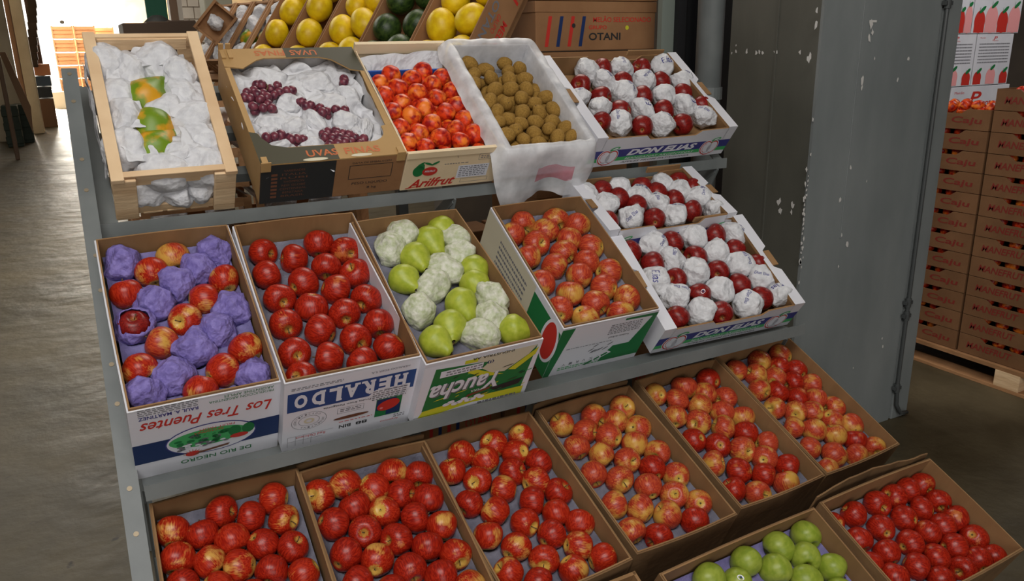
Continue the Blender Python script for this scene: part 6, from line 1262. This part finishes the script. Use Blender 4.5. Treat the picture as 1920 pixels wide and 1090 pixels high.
# ---------------------------------------------------------------- right: stacked cartons beyond the column
FXX = 3.82
def bridge_carton(y0, y1, z, h, kind, label, seed):
    c = empty('fruit_carton', (FXX, y0, z)); tag(c, label, 'carton', 'cartons of the %s stack' % kind)
    D = y1-y0; T = .006; dp = .30
    mb = MB(); rn = random.Random(seed)
    pf = [(0, 0), (D, 0), (D, h), (D*.80, h), (D*.74, h-.022), (D*.28, h-.022), (D*.22, h), (0, h)]
    mb.face([(0, y, zz) for y, zz in pf]); mb.face([(T, y, zz) for y, zz in pf][::-1])
    for i in range(8):
        a, b = pf[i], pf[(i+1) % 8]; mb.face([(0, a[0], a[1]), (0, b[0], b[1]), (T, b[0], b[1]), (T, a[0], a[1])])
    f = build(mb, 'front_panel', M['cbshade'], c)
    for yy in (0, D-T):
        mb = MB(); mb.box((T, yy, 0), (dp, yy+T, h)); build(mb, 'side_panel', M['cbshade'], c)
    mb = MB(); mb.box((T, T, 0), (dp, D-T, .004)); mb.box((dp-T, T, 0), (dp, D-T, h)); build(mb, 'rear_panel', M['cbshade'], c)
    p_ = Print(Matrix(((0, 0, -1, 0), (-1, 0, 0, D), (0, 1, 0, 0), (0, 0, 0, 1))))
    if kind == 'left': p_.text('rdull', 'Caju', D*.78, h*.42, D*.30, h*.40, 1, False, 0, .02, .1); p_.ring('rdull', D*.50, h*.45, .014, .014, .002, 1)
    else: p_.text('rdull', 'MANEFRUT', D*.30, h*.48, D*.44, h*.34, 1, False, 0, .02, .2); p_.ring('rdull', D*.75, h*.48, .012, .012, .002, 1)
    p_.done(f)
    if z > .1: 
        for k in range(5):
            yy = D*(.16+.17*k); o = dup(P['nect'][k % 3], Vector((FXX+.055, y0+yy, z+h-.018)), Vector((rn.uniform(-1, 1), rn.uniform(-1, 1), 1)).to_track_quat('Z', 'Y'), .030, 'fruit')
            tag(o, 'orange-red fruit in %s, %s from right' % (label.replace('brown carton with red print, ', ''), ORD[k]), 'fruit', 'fruit showing between the %s cartons' % kind)
for i in range(12):
    bridge_carton(2.285, 2.80, .125+i*.1, .097, 'left', 'brown carton with red print, left stack, %s' % (('%s from bottom' % ORD[i]) if i < 10 else ('second from top', 'topmost')[i-10]), i)
for i in range(13):
    bridge_carton(1.76, 2.272, .125+i*.1, .097, 'right', 'brown carton with red print, right stack, %s' % (('%s from bottom' % ORD[i]) if i < 10 else ('third from top', 'second from top', 'topmost')[i-10]), 30+i)
pal = empty('wooden_pallet', (FXX-.02, 1.7, 0)); tag(pal, 'wooden pallet on the floor under the stacked fruit cartons', 'pallet')
mb = MB(); mb.box((0, 0, .10), (.8, 1.15, .122)); build(mb, 'deck_board', M['woodold'], pal, bevel=.002)
mb = MB(); mb.box((0, 0, 0), (.10, 1.15, .018)); build(mb, 'base_board', M['woodold'], pal, bevel=.002)
for y in (.24, .95): mb = MB(); mb.box((0, y, .018), (.10, y+.12, .10)); build(mb, 'block', M['wood'], pal, bevel=.002)
# orange netting/fruit heap on top of the left stack and pale bag on the right one
for i in range(14):
    rn = random.Random(i); o = dup(P['nect'][i % 3], Vector((FXX+.05+.07*(i % 2), 2.32+.033*i, 1.325+.006*(i % 3))), Vector((rn.uniform(-1, 1), 1, 1)).to_track_quat('Z', 'Y'), .028, 'fruit')
    tag(o, 'orange fruit on top of the left brown stack, %s row, %s from right' % (('front', 'rear')[i % 2], ORD[i//2]), 'fruit', 'fruit on top of the left stack')
paper_sheet('plastic_wrapping', [(0, 0, 0), (.14, 0, .01), (.14, .22, .03), (0, .22, .02)], 'sheetw', 'pale wrapping bunched on top of the right brown carton stack', Matrix.Translation((FXX+.01, 1.84, 1.455)), 6, .02)
# white papaya cartons behind
pal_w = flat('salmon_ink', (.80, .33, .33), .6); M['salmon'] = pal_w
def papaya_carton(x, y, z, W_, h, label, big=False, bottom=False):
    mb = MB(); mb.box((x, y, z), (x+W_, y+.36, z+h)); o = build(mb, 'papaya_carton', M['cbwhite'], None, bevel=.003); tag(o, label, 'carton', 'white papaya cartons')
    p_ = Print(Matrix(((1, 0, 0, x), (0, 0, -1, y), (0, 1, 0, z), (0, 0, 0, 1))))
    if not bottom:
        n = 4 if big else 3
        for k in range(n):
            a = W_*(.14+.72*k/(n-1)); r_ = W_*(.13 if k % 2 else .11); hh = h*(.16 if k % 2 else .13)*(1.5 if big else 1)
            p_.ell(('salmon', 'rink')[(k+1) % 2], a, .012+hh*.9, r_, hh, 1+2*k); p_.rect(('salmon', 'rink')[(k+1) % 2], a-r_*.95, .008, a+r_*.95, .012+hh, 2+2*k)
            p_.ell('gink', a+W_*.03, .014+hh*1.95, W_*.07, h*.035, 12, .6); p_.line('gink', (a-W_*.03, .012+hh*1.7), (a-W_*.02, .012+hh*2.2), .003, 11)
        if not big: p_.fine('gyink', W_*.08, h*.42, W_*.92, h*.84, 7, 3, 1)
        p_.text('rink', 'P', W_*.5, h*.92, W_*.10, h*.07, 2, False, 0, .02, .2); p_.text('rink', 'Ponto', W_*.5, h*.875, W_*.16, h*.03, 2); p_.text('rink', 'Mamão', W_*.15, h*.93, W_*.14, h*.025, 2)
    else:
        p_.text('rink', 'P', W_*.42, h*.72, W_*.20, h*.30, 2, False, 0, .02, .2); p_.text('rink', 'Ponto', W_*.62, h*.60, W_*.28, h*.10, 2, False, .0, .02, .2); p_.line('rink', (W_*.36, h*.50), (W_*.78, h*.53), .004, 2)
        p_.text('rink', 'Mamão', W_*.14, h*.86, W_*.16, h*.06, 2); p_.fine('lgink', W_*.84, h*.7, W_*.95, h*.82, 3, 2, 2)
    p_.done(o)
yb = 4.1
q = at(1777, 63, yb); q1 = at(1834, 63, yb); q2 = at(1903, 63, yb); qb = at(1834, 160, yb); qc = at(1834, 215, yb)
wA = q2.x-q1.x-.01; 
papaya_carton(q1.x, yb, qb.z, wA, q1.z-qb.z-.005, 'white carton with pink papaya print, right one of the middle row')
papaya_carton(q1.x-wA-.012, yb, qb.z, wA, q1.z-qb.z-.005, 'white carton with pink papaya print, left one of the middle row')
qt = at(1821, 60, yb); qt2 = at(1909, 60, yb); papaya_carton(qt.x, yb, q1.z, qt2.x-qt.x, .44, 'large white carton with big pink papayas, top right, cut by frame', True)
papaya_carton(qt.x-.37, yb, q1.z, .36, .44, 'large white carton with papaya print, top left against the column', True)
qd = at(1785, 160, yb); qe = at(1893, 160, yb); papaya_carton(qd.x, yb, qc.z-.1, qe.x-qd.x, qb.z-qc.z+.095, 'white carton with large red script, under the papaya prints', False, True)
mb = MB(); mb.box((qd.x-.3, yb, 0), (qe.x, yb+.4, qc.z-.105)); o = build(mb, 'covered_stack', M['cbwhite'], None, bevel=.003); tag(o, 'lowest white cartons hidden behind the brown stack', 'carton')
# plain brown cartons at the far right
for i in range(4):
    a = at(1912, 60+i*42, 4.6); mb = MB(); mb.box((a.x, 4.6, a.z-.14), (a.x+.5, 5.0, a.z+.01)); o = build(mb, 'brown_carton', M['cbbrown'], None, bevel=.003); tag(o, 'brown carton at the right edge of the photo, %s from top' % ORD[i], 'carton', 'cartons at the right edge')
    mb = MB(); mb.box((a.x+.03, 4.597, a.z-.09), (a.x+.07, 4.6, a.z-.05)); build(mb, 'hand_hole', M['kink'], o)
mb = MB(); a = at(1912, 210, 4.6); mb.box((a.x, 4.6, 0), (a.x+.5, 5.0, at(1912, 186, 4.6).z-.15)); o = build(mb, 'brown_carton', M['cbbrown'], None, bevel=.003); tag(o, 'lowest brown cartons at right edge, hidden by the red-printed stack', 'carton', 'cartons at the right edge')

# templates are no longer needed
for L_ in P.values():
    for o in L_:
        for ch in list(o.children): bpy.data.objects.remove(ch)
        bpy.data.objects.remove(o)
